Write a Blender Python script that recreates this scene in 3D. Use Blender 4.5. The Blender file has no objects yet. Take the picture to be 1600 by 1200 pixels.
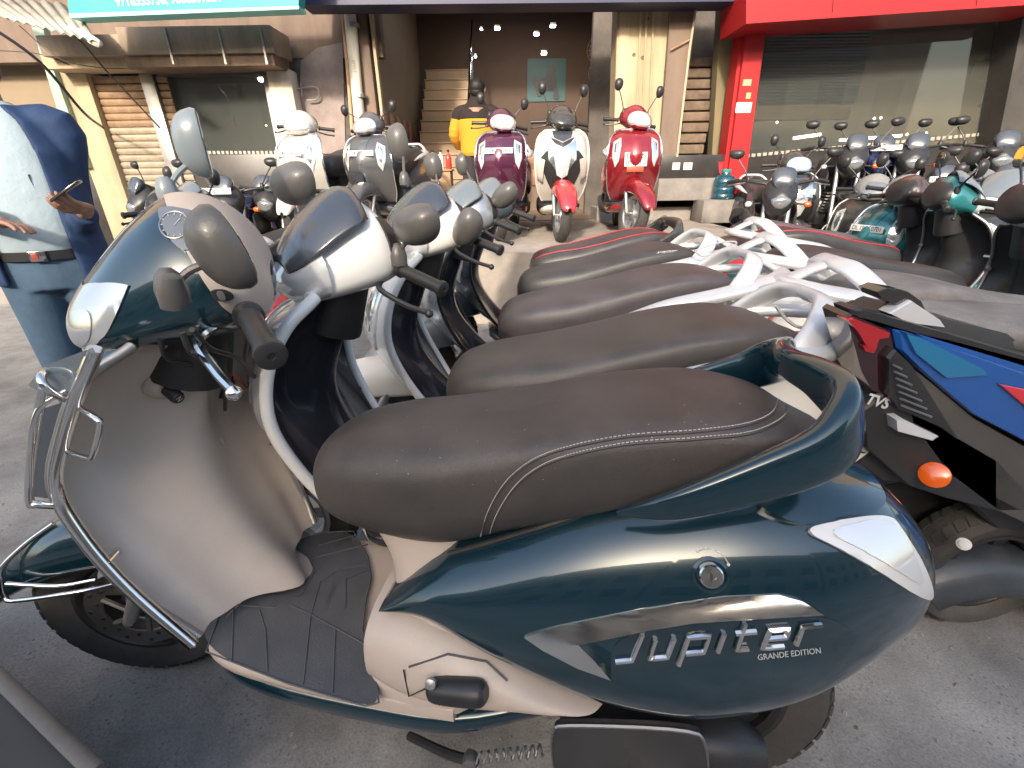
import bpy, bmesh, math, random
from mathutils import Vector, Matrix
from mathutils.bvhtree import BVHTree
from mathutils.geometry import tessellate_polygon
random.seed(7)
SC = bpy.context.scene
COL = SC.collection
# ---------------------------------------------------------------- camera, light, exposure
FPX, PITCH, ROLL, CAMH = 720.0, .43, .015, 1.14
_r0, _d0 = Vector((1,0,0)), Vector((0,-math.sin(PITCH),-math.cos(PITCH)))
FWD = Vector((0,math.cos(PITCH),-math.sin(PITCH)))
RGT = _r0*math.cos(ROLL)+_d0*math.sin(ROLL)
DWN = -_r0*math.sin(ROLL)+_d0*math.cos(ROLL)
EYE = Vector((0,0,CAMH))
cam = bpy.data.objects.new('camera', bpy.data.cameras.new('camera'))
COL.objects.link(cam)
cam.data.sensor_width = 36; cam.data.lens = FPX/1600*36
cam.data.clip_start = .02; cam.data.clip_end = 400
m = Matrix.Identity(4)
for i, v in enumerate((RGT, -DWN, -FWD)):
    for j in range(3): m[j][i] = v[j]
m.translation = EYE
cam.matrix_world = m
SC.camera = cam
SUN_EL, SUN_AZ = math.radians(27), math.radians(-14)      # azimuth the light travels to, from +Y towards +X is positive -> sun stands behind the camera
W = bpy.data.worlds.new('World'); SC.world = W; W.use_nodes = True
nt = W.node_tree; nt.nodes.clear()
sky = nt.nodes.new('ShaderNodeTexSky'); sky.sky_type = 'NISHITA'; sky.sun_disc = False
sky.sun_elevation = SUN_EL; sky.sun_rotation = math.pi+math.radians(14); sky.dust_density = 4.0; sky.air_density = 1.2; sky.ozone_density = 1.0
bg = nt.nodes.new('ShaderNodeBackground'); bg.inputs[1].default_value = .15
ow = nt.nodes.new('ShaderNodeOutputWorld')
nt.links.new(sky.outputs[0], bg.inputs[0]); nt.links.new(bg.outputs[0], ow.inputs[0])
sl = bpy.data.lights.new('sun', 'SUN'); sl.energy = 2.0; sl.angle = math.radians(4); sl.color = (1,.90,.77)
so = bpy.data.objects.new('sun', sl); COL.objects.link(so)
ldir = Vector((math.sin(math.radians(14))*math.cos(SUN_EL), math.cos(math.radians(14))*math.cos(SUN_EL), -math.sin(SUN_EL)))
so.rotation_euler = ldir.to_track_quat('-Z','Y').to_euler()
SC.view_settings.view_transform = 'Standard'; SC.view_settings.look = 'None'
SC.view_settings.exposure = 1.5; SC.view_settings.gamma = 1; SC.view_settings.use_curve_mapping = False
SC.render.engine = 'CYCLES'; SC.cycles.max_bounces = 6; SC.cycles.use_denoising = True
# ---------------------------------------------------------------- helpers
def ray(px, py):
    return FWD + RGT*((px-800)/FPX) + DWN*((py-600)/FPX)
def A(px, py, Y):            # point of the vertical plane y = Y seen at that spot of the photograph
    r = ray(px,py); return EYE + r*(Y/r.y)
def G(px, py, z=0.0):
    r = ray(px,py); return EYE + r*((z-CAMH)/r.z)
MATS = {}
def mat(name, col, rough=.5, metal=0, coat=0, dust=0, dustcol=(.32,.28,.24), bump=0, bscale=60, vary=0, vscale=6, emit=None, spec=.5, trans=0, alpha=1, streak=0, flake=0, coatr=.06):
    if name in MATS: return MATS[name]
    M = bpy.data.materials.new(name); M.use_nodes = True
    t = M.node_tree; N, L = t.nodes, t.links
    b = N['Principled BSDF']
    b.inputs['Base Color'].default_value = (*col,1); b.inputs['Roughness'].default_value = rough
    b.inputs['Metallic'].default_value = metal; b.inputs['Coat Weight'].default_value = coat
    b.inputs['Coat Roughness'].default_value = coatr; b.inputs['Specular IOR Level'].default_value = spec
    b.inputs['Transmission Weight'].default_value = trans; b.inputs['Alpha'].default_value = alpha
    tc = N.new('ShaderNodeTexCoord')
    def noise(scale, det=4, ro=.6, sc=None):
        n = N.new('ShaderNodeTexNoise'); n.inputs['Scale'].default_value = scale; n.inputs['Detail'].default_value = det; n.inputs['Roughness'].default_value = ro
        if sc:
            mp = N.new('ShaderNodeMapping'); mp.inputs['Scale'].default_value = sc; L.new(tc.outputs['Object'], mp.inputs[0]); L.new(mp.outputs[0], n.inputs['Vector'])
        else: L.new(tc.outputs['Object'], n.inputs['Vector'])
        return n
    cur = None
    if vary or streak:
        n = noise(vscale, 6, .65, (1,1,.25) if streak else None)
        rp = N.new('ShaderNodeMapRange'); rp.inputs[1].default_value = .3; rp.inputs[2].default_value = .7
        k = max(vary, streak)
        rp.inputs[3].default_value = 1-k; rp.inputs[4].default_value = 1+k*.7
        L.new(n.outputs[0], rp.inputs[0])
        mx = N.new('ShaderNodeVectorMath'); mx.operation = 'SCALE'; mx.inputs[0].default_value = col
        L.new(rp.outputs[0], mx.inputs['Scale']); cur = mx.outputs[0]
    if dust:
        n1 = noise(5, 5, .65); n2 = noise(260, 2, .5)
        ge = N.new('ShaderNodeNewGeometry'); sx = N.new('ShaderNodeSeparateXYZ'); L.new(ge.outputs['Normal'], sx.inputs[0])
        up = N.new('ShaderNodeMapRange'); up.inputs[1].default_value = -.3; up.inputs[2].default_value = .9; up.inputs[3].default_value = .25; up.inputs[4].default_value = 1.0
        L.new(sx.outputs[2], up.inputs[0])
        r1 = N.new('ShaderNodeMapRange'); r1.inputs[1].default_value = .32; r1.inputs[2].default_value = .72; L.new(n1.outputs[0], r1.inputs[0])
        r2 = N.new('ShaderNodeMapRange'); r2.inputs[1].default_value = .3; r2.inputs[2].default_value = .7; r2.inputs[3].default_value = .7; r2.inputs[4].default_value = 1.2; L.new(n2.outputs[0], r2.inputs[0])
        a1 = N.new('ShaderNodeMath'); a1.operation = 'MULTIPLY'; L.new(up.outputs[0], a1.inputs[0]); L.new(r1.outputs[0], a1.inputs[1])
        a2 = N.new('ShaderNodeMath'); a2.operation = 'MULTIPLY'; L.new(a1.outputs[0], a2.inputs[0]); L.new(r2.outputs[0], a2.inputs[1])
        a3 = N.new('ShaderNodeMath'); a3.operation = 'MULTIPLY_ADD'; a3.use_clamp = True; L.new(a2.outputs[0], a3.inputs[0]); a3.inputs[1].default_value = dust; a3.inputs[2].default_value = dust*.15
        mx = N.new('ShaderNodeMix'); mx.data_type = 'RGBA'; L.new(a3.outputs[0], mx.inputs[0])
        if cur: L.new(cur, mx.inputs[6])
        else: mx.inputs[6].default_value = (*col,1)
        mx.inputs[7].default_value = (*dustcol,1); cur = mx.outputs[2]
        rr = N.new('ShaderNodeMapRange'); rr.inputs[3].default_value = rough; rr.inputs[4].default_value = min(1,rough+.45); L.new(a3.outputs[0], rr.inputs[0]); L.new(rr.outputs[0], b.inputs['Roughness'])
        if coat:
            rc = N.new('ShaderNodeMapRange'); rc.inputs[3].default_value = coat; rc.inputs[4].default_value = 0; L.new(a3.outputs[0], rc.inputs[0]); L.new(rc.outputs[0], b.inputs['Coat Weight'])
    if cur: L.new(cur, b.inputs['Base Color'])
    if bump:
        n = noise(bscale, 3); bp = N.new('ShaderNodeBump'); bp.inputs['Strength'].default_value = min(1,bump); bp.inputs['Distance'].default_value = .002 if bump <= 1 else .002*bump
        L.new(n.outputs[0], bp.inputs['Height']); L.new(bp.outputs[0], b.inputs['Normal'])
    if emit:
        b.inputs['Emission Color'].default_value = (*emit[:3],1); b.inputs['Emission Strength'].default_value = emit[3]
    MATS[name] = M
    return M
def ident(): return Matrix.Identity(4)
def cr(keys, t):
    n = len(keys); i = min(int(t), n-2); f = t-i
    p1, p2 = keys[i], keys[i+1]; p0 = keys[i-1] if i else p1; p3 = keys[i+2] if i+2 < n else p2
    out = []
    for a,b,c,d in zip(p0,p1,p2,p3):
        m1, m2 = (c-a)/2, (d-b)/2
        if i == 0: m1 = (c-b)
        if i+2 >= n: m2 = (c-b)
        out.append((2*f**3-3*f*f+1)*b+(f**3-2*f*f+f)*m1+(-2*f**3+3*f*f)*c+(f**3-f*f)*m2)
    return out
def smooth(path, k=6):
    n = len(path); return [Vector(cr([tuple(p) for p in path], i/k)) for i in range((n-1)*k+1)]
class MB:
    def __init__(s): s.v=[]; s.f=[]
    def add(s, vs, fs):
        o=len(s.v); s.v += [Vector(p) for p in vs]; s.f += [tuple(i+o for i in f) for f in fs]; return s
    def rings(s, rs, cap=True, closed=True):
        o=len(s.v); n=len(rs[0])
        for r in rs: s.v += [Vector(p) for p in r]
        for i in range(len(rs)-1):
            for j in range(n if closed else n-1):
                k=(j+1)%n; s.f.append((o+i*n+j, o+i*n+k, o+(i+1)*n+k, o+(i+1)*n+j))
        if cap and closed:
            s.f.append(tuple(o+j for j in reversed(range(n)))); e=o+(len(rs)-1)*n; s.f.append(tuple(e+j for j in range(n)))
        return s
    def tube(s, path, r, seg=8, sm=0, flat=1.0, closed=False):
        P=[Vector(p) for p in path]
        if sm: P=smooth(P, sm)
        R=r if isinstance(r,(list,tuple)) else None
        rs=[]; prev=None; n=len(P)
        for i,p in enumerate(P):
            t=(P[min(i+1,n-1)]-P[max(i-1,0)]) if not closed else (P[(i+1)%n]-P[i-1])
            if t.length<1e-9: t=Vector((0,0,1))
            t.normalize()
            if prev is None:
                u=Vector((0,0,1)) if abs(t.z)<.9 else Vector((1,0,0)); u=(u-t*u.dot(t)).normalized()
            else: u=(prev-t*prev.dot(t)).normalized()
            prev=u; w=t.cross(u)
            rr=cr([(x,) for x in R], i*(len(R)-1)/(n-1))[0] if R else r
            rs.append([p+(u*math.cos(a)*flat+w*math.sin(a))*rr for a in [2*math.pi*j/seg for j in range(seg)]])
        if closed: rs.append(rs[0]); return s.rings(rs, cap=False)
        return s.rings(rs)
    def sweep(s, path, sizes, sm=6, up=(0,0,1), e=4.0, seg=24):     # rounded-rectangle section: (half height, half thickness)
        P=smooth(path, sm); n=len(P); rs=[]
        for i,p in enumerate(P):
            t=(P[min(i+1,n-1)]-P[max(i-1,0)]).normalized(); u=Vector(up); u=(u-t*u.dot(t)).normalized(); w=t.cross(u)
            a_,b_=cr(sizes, i*(len(sizes)-1)/(n-1)); r=[]
            for j in range(seg):
                q=2*math.pi*j/seg; c,s_=math.cos(q),math.sin(q)
                r.append(p+u*math.copysign(abs(s_)**(2/e),s_)*a_+w*math.copysign(abs(c)**(2/e),c)*b_)
            rs.append(r)
        return s.rings(rs)
    def box(s, c, d, bev=0, M=None):
        x,y,z=[q/2 for q in d]; c=Vector(c)
        if bev<=0:
            vs=[Vector((i*x,j*y,k*z)) for i in (-1,1) for j in (-1,1) for k in (-1,1)]
            fs=[(0,1,3,2),(4,6,7,5),(0,4,5,1),(2,3,7,6),(0,2,6,4),(1,5,7,3)]
        else:
            b=bev; vs=[];idx={}
            bm=bmesh.new(); bmesh.ops.create_cube(bm,size=1)
            for v in bm.verts: v.co=Vector((v.co.x*2*x,v.co.y*2*y,v.co.z*2*z))
            bmesh.ops.bevel(bm,geom=bm.edges[:],offset=b,segments=2,affect='EDGES',profile=.5)
            vs=[v.co.copy() for v in bm.verts]; fs=[tuple(v.index for v in f.verts) for f in bm.faces]; bm.free()
        if M: vs=[M@v for v in vs]
        return s.add([v+c for v in vs], fs)
    def lathe(s, prof, M=None, seg=24):      # profile (r, h) turned about local z
        rs=[[Vector((max(r,1e-5)*math.cos(a), max(r,1e-5)*math.sin(a), h)) for a in [2*math.pi*j/seg for j in range(seg)]] for r,h in prof]
        if M: rs=[[M@p for p in r] for r in rs]
        return s.rings(rs)
    def prism(s, pts, d0, d1):    # polygon (list of Vector), extruded between two offset vectors
        n=len(pts); a=[Vector(p)+Vector(d0) for p in pts]; b=[Vector(p)+Vector(d1) for p in pts]
        fs=[tuple(range(n))[::-1], tuple(range(n,2*n))]+[(i,(i+1)%n,n+(i+1)%n,n+i) for i in range(n)]
        return s.add(a+b, fs)
    def build(s, name, m, parent=None, M=None, label=None, flat=False, ang=38, recalc=True, kind=None):
        me=bpy.data.meshes.new(name)
        vs=[tuple(M@v) for v in s.v] if M else [tuple(v) for v in s.v]
        me.from_pydata(vs, [], s.f)
        if recalc:
            bm=bmesh.new(); bm.from_mesh(me); bmesh.ops.recalc_face_normals(bm, faces=bm.faces[:]); bm.to_mesh(me); bm.free()
        if not flat:
            me.shade_smooth(); me.set_sharp_from_angle(angle=math.radians(ang))
        me.materials.append(m)
        o=bpy.data.objects.new(name, me); COL.objects.link(o)
        if parent: o.parent=parent
        if label: o['label']=label
        if kind: o['kind']=kind
        return o
def thing(name, label, cat, loc=(0,0,0), rot=None, group=None):
    o=bpy.data.objects.new(name,None); COL.objects.link(o); o.location=loc
    if rot is not None: o.rotation_mode='XYZ'; o.matrix_world = Matrix.Translation(loc) @ (rot if isinstance(rot,Matrix) else Matrix.Rotation(rot,4,'Z'))
    o['label']=label; o['category']=cat
    if group: o['group']=group
    o.empty_display_size=.1
    return o
def tag(o,label,cat,group=None):
    o['label']=label; o['category']=cat
    if group: o['group']=group
    return o
def struct(o): o['kind']='structure'; return o
def copy_tree(o, parent=None):
    c=o.copy(); COL.objects.link(c)
    if parent: c.parent=parent
    for ch in list(o.children): copy_tree(ch,c)
    return c
class Loft:       # rows: (pos, hi, lo, halfwidth, exponent, widest fraction)
    def __init__(s, st, axis='x', M=None): s.st=st; s.ax=axis; s.M=M
    def pt(s, t, a, off=0):
        p,hi,lo,w,e,mf=cr(s.st,t); w=max(w,.0005)
        c,sn=math.cos(a),math.sin(a); mid=lo+(hi-lo)*mf
        q=2/max(e,1.2)
        yy=math.copysign(abs(c)**q,c)*(w+off)
        h=(hi-mid if sn>=0 else mid-lo)+off
        zz=mid+math.copysign(abs(sn)**q,sn)*h
        v=Vector((p,yy,zz)) if s.ax=='x' else Vector((zz,yy,p))
        return s.M@v if s.M else v
    def mesh(s, nu=5, na=28, mb=None):
        mb=mb or MB(); n=(len(s.st)-1)*nu
        return mb.rings([[s.pt(i/nu, 2*math.pi*j/na) for j in range(na)] for i in range(n+1)])
    def patch(s, poly, off=.002, sub=4, base=-.002):   # poly in (t, angle)
        return warp_patch(poly, lambda u,v,o: s.pt(u,v,o), off, sub, base)
def densify(poly2, maxlen):
    out=[]; n=len(poly2)
    for i in range(n):
        a,b=poly2[i],poly2[(i+1)%n]; L=math.hypot(b[0]-a[0],b[1]-a[1]); k=max(1,int(math.ceil(L/maxlen)))
        out += [(a[0]+(b[0]-a[0])*j/k, a[1]+(b[1]-a[1])*j/k) for j in range(k)]
    return out
def round_poly(p,k=3):
    for _ in range(k):
        q=[]
        for a,b in zip(p,p[1:]+p[:1]): q+=[(a[0]*.75+b[0]*.25,a[1]*.75+b[1]*.25),(a[0]*.25+b[0]*.75,a[1]*.25+b[1]*.75)]
        p=q
    return p
def warp_patch(poly, fn, off, sub, base, flatpoly=True):
    bm=bmesh.new()
    xs=[p[0] for p in poly]; ys=[p[1] for p in poly]; S=max(max(xs)-min(xs),1e-6),max(max(ys)-min(ys),1e-6)
    nrm=[((p[0]-min(xs))/S[0],(p[1]-min(ys))/S[1]) for p in poly]
    vs=[bm.verts.new((x,y,0)) for x,y in densify(nrm, 1.0/sub)]
    f=bm.faces.new(vs)
    # cut the polygon with a grid so that it can bend
    for k in range(1,sub):
        for co,no in (((k/sub,0,0),(1,0,0)),((0,k/sub,0),(0,1,0))):
            bmesh.ops.bisect_plane(bm, geom=bm.verts[:]+bm.edges[:]+bm.faces[:], plane_co=co, plane_no=no)
    bmesh.ops.triangulate(bm, faces=bm.faces[:])
    bm.verts.index_update()
    uv=[(v.co.x*S[0]+min(xs), v.co.y*S[1]+min(ys)) for v in bm.verts]
    top=[fn(u,v,off) for u,v in uv]; bot=[fn(u,v,base) for u,v in uv]
    n=len(uv); fs=[tuple(v.index for v in f.verts) for f in bm.faces]
    rim=[tuple(v.index for v in e.verts) for e in bm.edges if len(e.link_faces)==1]
    bm.free()
    if any(p is None for p in top+bot): 
        good=[p for p in top if p is not None]; g=good[0] if good else Vector((0,0,0))
        top=[p if p is not None else g for p in top]; bot=[p if p is not None else g for p in bot]
    mb=MB(); mb.add(top+bot, fs+[tuple(i+n for i in reversed(f)) for f in fs]+[(a,b,b+n,a+n) for a,b in rim])
    return mb
TXT={}
def text_geo(s, size=1.0, bold=0, shear=0):
    key=(s,bold,shear)
    if key not in TXT:
        c=bpy.data.curves.new('lettering','FONT'); c.body=s; c.size=1; c.offset=bold; c.shear=shear; c.resolution_u=3; c.align_x='CENTER'; c.align_y='CENTER'
        o=bpy.data.objects.new('lettering',c); COL.objects.link(o)
        bpy.context.view_layer.update()
        dg=bpy.context.evaluated_depsgraph_get(); me=o.evaluated_get(dg).to_mesh()
        TXT[key]=([v.co.copy() for v in me.vertices],[tuple(p.vertices) for p in me.polygons])
        o.evaluated_get(dg).to_mesh_clear(); bpy.data.objects.remove(o); bpy.data.curves.remove(c)
    v,f=TXT[key]
    return [p*size for p in v], f
def text_part(s, size, M, m, parent, name='lettering', bold=.01, shear=0, sx=1, width=None, label=None):
    v,f=text_geo(s,size,bold,shear)
    if width:
        w=max(p.x for p in v)-min(p.x for p in v); sx=width/w
    v=[Vector((p.x*sx,p.y,0)) for p in v]
    mb=MB(); mb.add(v,f); return mb.build(name,m,parent,M,flat=True,label=label,recalc=False)
def frame_M(o, x, y):       # matrix with origin o, x axis x, y axis y
    x=Vector(x).normalized(); z=x.cross(Vector(y)).normalized(); y=z.cross(x)
    M=Matrix.Identity(4)
    for i,v in enumerate((x,y,z)):
        for j in range(3): M[j][i]=v[j]
    M.translation=Vector(o); return M
def align(p0, p1):           # matrix placing local z along p0->p1
    z=(Vector(p1)-Vector(p0)).normalized(); M=z.to_track_quat('Z','Y').to_matrix().to_4x4(); M.translation=Vector(p0); return M
# ---------------------------------------------------------------- shared materials
RUB=mat('tyre_rubber',(.022,.021,.02),.75,dust=.6,dustcol=(.2,.18,.16),bump=.6,bscale=90)
BLK=mat('black_plastic',(.016,.016,.017),.36,dust=.16,dustcol=(.16,.15,.14),bump=.25,bscale=400)
BLKG=mat('black_gloss',(.01,.01,.011),.12,coat=.7,dust=.2)
CHR=mat('chrome',(.78,.77,.75),.14,1)
STL=mat('dull_steel',(.42,.41,.39),.38,1,dust=.4,bump=.2)
ALU=mat('cast_aluminium',(.5,.5,.5),.42,.9,dust=.35)
GLASSM=mat('mirror_glass',(.75,.8,.82),.03,1)
LENS=mat('clear_lens',(.75,.76,.76),.07,.35,coat=1)
REFL=mat('reflector_bowl',(.85,.86,.86),.12,.9,coat=1)
REDL=mat('red_lens',(.32,.008,.012),.12,coat=1)
ORL=mat('orange_lens',(.75,.12,.01),.2,coat=.8)
WPL=mat('plate_white',(.72,.71,.68),.45,dust=.25)
INK=mat('plate_ink',(.02,.02,.025),.5)
SEATM=mat('seat_vinyl',(.03,.029,.028),.34,dust=.34,dustcol=(.20,.165,.145),bump=.35,bscale=700,spec=.55)
SEATB=mat('seat_vinyl_dark',(.024,.024,.026),.34,dust=.3,dustcol=(.17,.15,.14),bump=.3,bscale=700)
THR=mat('white_thread',(.55,.5,.46),.8)
SILV=mat('silver_rail_paint',(.62,.63,.65),.32,.35,coat=.3,dust=.25,dustcol=(.5,.48,.45))
def paint(name,col,metal=.0,rough=.28,dust=.12,coat=1):
    return mat(name,col,rough,metal,coat=coat,dust=dust,dustcol=(.36,.33,.3))
# ---------------------------------------------------------------- the scooter
def wheel(name, c, R, parent, M=None, w=.045, rim=None, disc=False, drum=True, spokes=5, seg=40):
    rim=rim or ALU
    T=(M or ident())@Matrix.Translation(c)@Matrix.Rotation(math.pi/2,4,'X')
    root=MB()
    prof=[(R*.64,-w*.7),(R*.74,-w*.95),(R*.88,-w),(R*.97,-w*.62),(R,-w*.2),(R,w*.2),(R*.97,w*.62),(R*.88,w),(R*.74,w*.95),(R*.64,w*.7),(R*.60,w*.3),(R*.60,-w*.3),(R*.64,-w*.7)]
    root.rings([[Vector((r*math.cos(a),r*math.sin(a),h)) for a in [2*math.pi*j/seg for j in range(seg)]] for r,h in prof],cap=False)
    # tread blocks
    nb=seg
    for j in range(nb):
        a=2*math.pi*j/nb
        for sgn in (-1,1):
            h0,h1=sgn*w*.25,sgn*w*.72; r0=R*1.0; r1=R*.965
            da=.9*math.pi/nb*.8; sk=.05*sgn
            pts=[Vector(((r0+.003)*math.cos(a-da),(r0+.003)*math.sin(a-da),h0)),Vector(((r0+.003)*math.cos(a+da),(r0+.003)*math.sin(a+da),h0)),Vector(((r1+.003)*math.cos(a+da+sk),(r1+.003)*math.sin(a+da+sk),h1)),Vector(((r1+.003)*math.cos(a-da+sk),(r1+.003)*math.sin(a-da+sk),h1))]
            low=[p*.96 if False else Vector((p.x*.975,p.y*.975,p.z)) for p in pts]
            root.add(pts+low,[(0,1,2,3),(0,4,5,1),(1,5,6,2),(2,6,7,3),(3,7,4,0)])
    ty=root.build(name, RUB, parent, T)
    mb=MB()
    mb.rings([[Vector((r*math.cos(a),r*math.sin(a),h)) for a in [2*math.pi*j/32 for j in range(32)]] for r,h in [(R*.645,-w*.72),(R*.60,-w*.75),(R*.56,-w*.55),(R*.56,w*.55),(R*.60,w*.75),(R*.645,w*.72)]],cap=False)
    mb.lathe([(R*.2,-w*.6),(R*.22,-w*.3),(R*.22,w*.3),(R*.2,w*.6)],seg=16)
    for k in range(spokes):
        a=2*math.pi*k/spokes
        mb.prism([Vector((R*.15*math.cos(a-.45),R*.15*math.sin(a-.45),0)),Vector((R*.58*math.cos(a-.16),R*.58*math.sin(a-.16),0)),Vector((R*.58*math.cos(a+.16),R*.58*math.sin(a+.16),0)),Vector((R*.15*math.cos(a+.45),R*.15*math.sin(a+.45),0))],(0,0,-w*.25),(0,0,w*.25))
    mb.build('rim', rim, ty, T)
    if disc:
        d=MB(); n=48
        for z0 in (-(w*.85),):
            d.rings([[Vector((r*math.cos(a),r*math.sin(a),z)) for a in [2*math.pi*j/n for j in range(n)]] for r,z in [(R*.33,z0),(R*.50,z0),(R*.50,z0-.004),(R*.33,z0-.004),(R*.33,z0)]],cap=False)
            for k in range(6):
                a=2*math.pi*k/6; d.tube([Vector((R*.12*math.cos(a),R*.12*math.sin(a),z0-.002)),Vector((R*.34*math.cos(a+.5),R*.34*math.sin(a+.5),z0-.002))],.006,6)
        d.build('brake_disc',STL,ty,T)
        h=MB()
        for k in range(24):
            a=2*math.pi*k/24; rr=R*(.38 if k%2 else .45)
            h.lathe([(.005,-w*.85-.0055),(.005,-w*.85-.003)],Matrix.Translation((rr*math.cos(a),rr*math.sin(a),0)),8)
        h.build('disc_holes',BLK,ty,T,kind='stuff')
    return ty
HEADAX=(Vector((1.225,0,.235)), Vector((-.26,0,.765)).normalized())
def steerM(deg):
    p,k=HEADAX
    return Matrix.Translation(p)@Matrix.Rotation(math.radians(deg),4,k)@Matrix.Translation(-p)
BODY=[(.585,.455,.44,.165,2.2,.5),(.50,.545,.42,.184,2.3,.5),(.40,.605,.375,.202,2.5,.42),(.25,.683,.315,.217,2.7,.40),(.10,.728,.295,.219,2.7,.40),(0,.738,.315,.212,2.7,.42),(-.10,.73,.355,.19,2.6,.45),(-.20,.695,.415,.14,2.4,.5),(-.265,.63,.465,.085,2.2,.5),(-.293,.57,.505,.02,2,.5)]
SEAT=[(.748,.655,.60,.03,2.2,.5),(.730,.695,.565,.085,2.4,.55),(.69,.725,.545,.118,2.6,.6),(.60,.748,.54,.145,2.8,.6),(.48,.762,.55,.160,3.2,.64),(.36,.783,.60,.160,3.7,.68),(.22,.815,.655,.160,4.0,.66),(.09,.832,.715,.155,3.9,.62),(-.01,.823,.75,.135,3,.55),(-.07,.795,.762,.10,2.6,.5),(-.10,.785,.772,.05,2.2,.5)]
HEADS=[(.842,.995,.955,.045,2,.5),(.848,1.03,.93,.095,2.3,.45),(.872,1.075,.905,.138,2.2,.42),(.915,1.112,.89,.16,2.0,.38),(.97,1.12,.878,.160,1.85,.36),(1.03,1.085,.872,.145,1.8,.36),(1.09,1.03,.872,.122,1.85,.38),(1.14,.975,.88,.088,1.95,.42),(1.166,.935,.90,.035,2,.5)]
EDGE=[(.94,.33,.17),(1.0,.42,.21),(1.06,.54,.228),(1.09,.65,.235),(1.075,.76,.228),(1.03,.85,.205),(.985,.90,.15)]
def shield(edgeL, edgeR, nt=30, ns=22, rear=True, cbulge=None):
    rs=[]
    n=len(edgeL)-1
    for i in range(nt+1):
        t=i/nt*n; L=cr(edgeL,t); R=cr(edgeR,t); row=[]
        for j in range(ns+1):
            s=-1+2*j/ns; k=(s+1)/2
            x=L[0]*(1-k)+R[0]*k; z=L[1]*(1-k)+R[1]*k; y=L[2]*(1-k)-R[2]*k
            tt=i/nt
            if rear:
                hump=cr([(.0,),(.02,),(.03,),(.05,),(.075,),(.06,),(.03,)],tt*6)[0]
                wd=.46
                g=math.exp(-((s+.0)/wd)**2*2.2)
                base=(.085*math.exp(-(tt/.2)**2))+hump*.9
                x-= g*base
                x+= .012*math.exp(-((abs(s)-.82)/.12)**2)
                x+= .042*math.exp(-((abs(s)-.60)/.24)**2)*max(0,min(1,(tt-.22)/.3))*max(0,min(1,(1-tt)/.25))
                z-= g*.02*math.exp(-(tt/.2)**2)
            else:
                b=cr([(.03,),(.08,),(.12,),(.13,),(.125,),(.10,),(.06,)],tt*6)[0]
                x+= b*(1-abs(s)**2.2)+.004
                x+= .018*math.exp(-(s/.22)**2)*(1 if tt<.9 else .3)
            row.append(Vector((x,y,z)))
        rs.append(row)
    return rs
PI_=math.pi
def mirror(parent, base, tip, size, M, faceup, style='oval', m=None, name='mirror'):
    m=m or BLK
    base,tip=Vector(base),Vector(tip)
    mb=MB(); mb.tube([base,base+(tip-base)*.35+Vector((0,0,.012)),tip],.0055,8,sm=5)
    mb.lathe([(.019,-.02),(.02,0),(.015,.02),(.007,.028)],Matrix.Translation(base),14)
    st=mb.build(name,m,parent,M)
    # housing: flattened shell, local x = width, y = height, z = back
    f=Vector(faceup).normalized()      # direction of the glass
    side=Vector((0,1,0)) if abs(f.y)<.9 else Vector((1,0,0))
    side=(side-f*side.dot(f)).normalized(); upv=f.cross(side)
    if upv.z<0: upv=-upv
    F=frame_M(tip+upv*size*.25, side, upv)
    if (F.to_3x3()@Vector((0,0,1))).dot(f)>0: F=F@Matrix.Rotation(math.pi,4,'Y')
    hw,hh=(size*1.0,size*.62) if style=='wide' else (size*.68,size*.9) if style=='oval' else (size*.72,size*.76)
    h=MB(); N=30
    def rim(k,z,ex=2.3):
        out=[]
        for j in range(N):
            a=2*math.pi*j/N; c,s2=math.cos(a),math.sin(a)
            x=math.copysign(abs(c)**(2/ex),c)*hw*k; y=math.copysign(abs(s2)**(2/ex),s2)*hh*k
            x*=1+.12*y/hh
            out.append(Vector((x,y,z)))
        return out
    h.rings([rim(.93,-.002),rim(1,0),rim(1.03,size*.12)]+[rim(max(.03,math.cos(q)**.8),size*(.12+.62*math.sin(q))) for q in [PI_*k/16 for k in range(1,9)]])
    hs=h.build('mirror_shell',m,st,(M or ident())@F)
    g=MB(); g.rings([rim(.9,-.0035),rim(.91,-.0028)]); g.build('mirror_glass',GLASSM,st,(M or ident())@F)
    return st
def plate(parent, c, w, h, lines, M=None, nx=(0,1,0), ny=(0,0,1), m=None, size=None):
    F=(M or ident())@frame_M(c,nx,ny)
    mb=MB(); mb.box((0,0,0),(w,h,.004),.0015); p=mb.build('number_plate',m or WPL,parent,F)
    n=len(lines)
    for i,l in enumerate(lines):
        z=h*(.5-(i+.5)/n)*.9
        text_part(l,(size or h/n*.95),F@Matrix.Translation((0,z,.003)),INK,p,bold=.012,width=w*.86)
    return p
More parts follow.
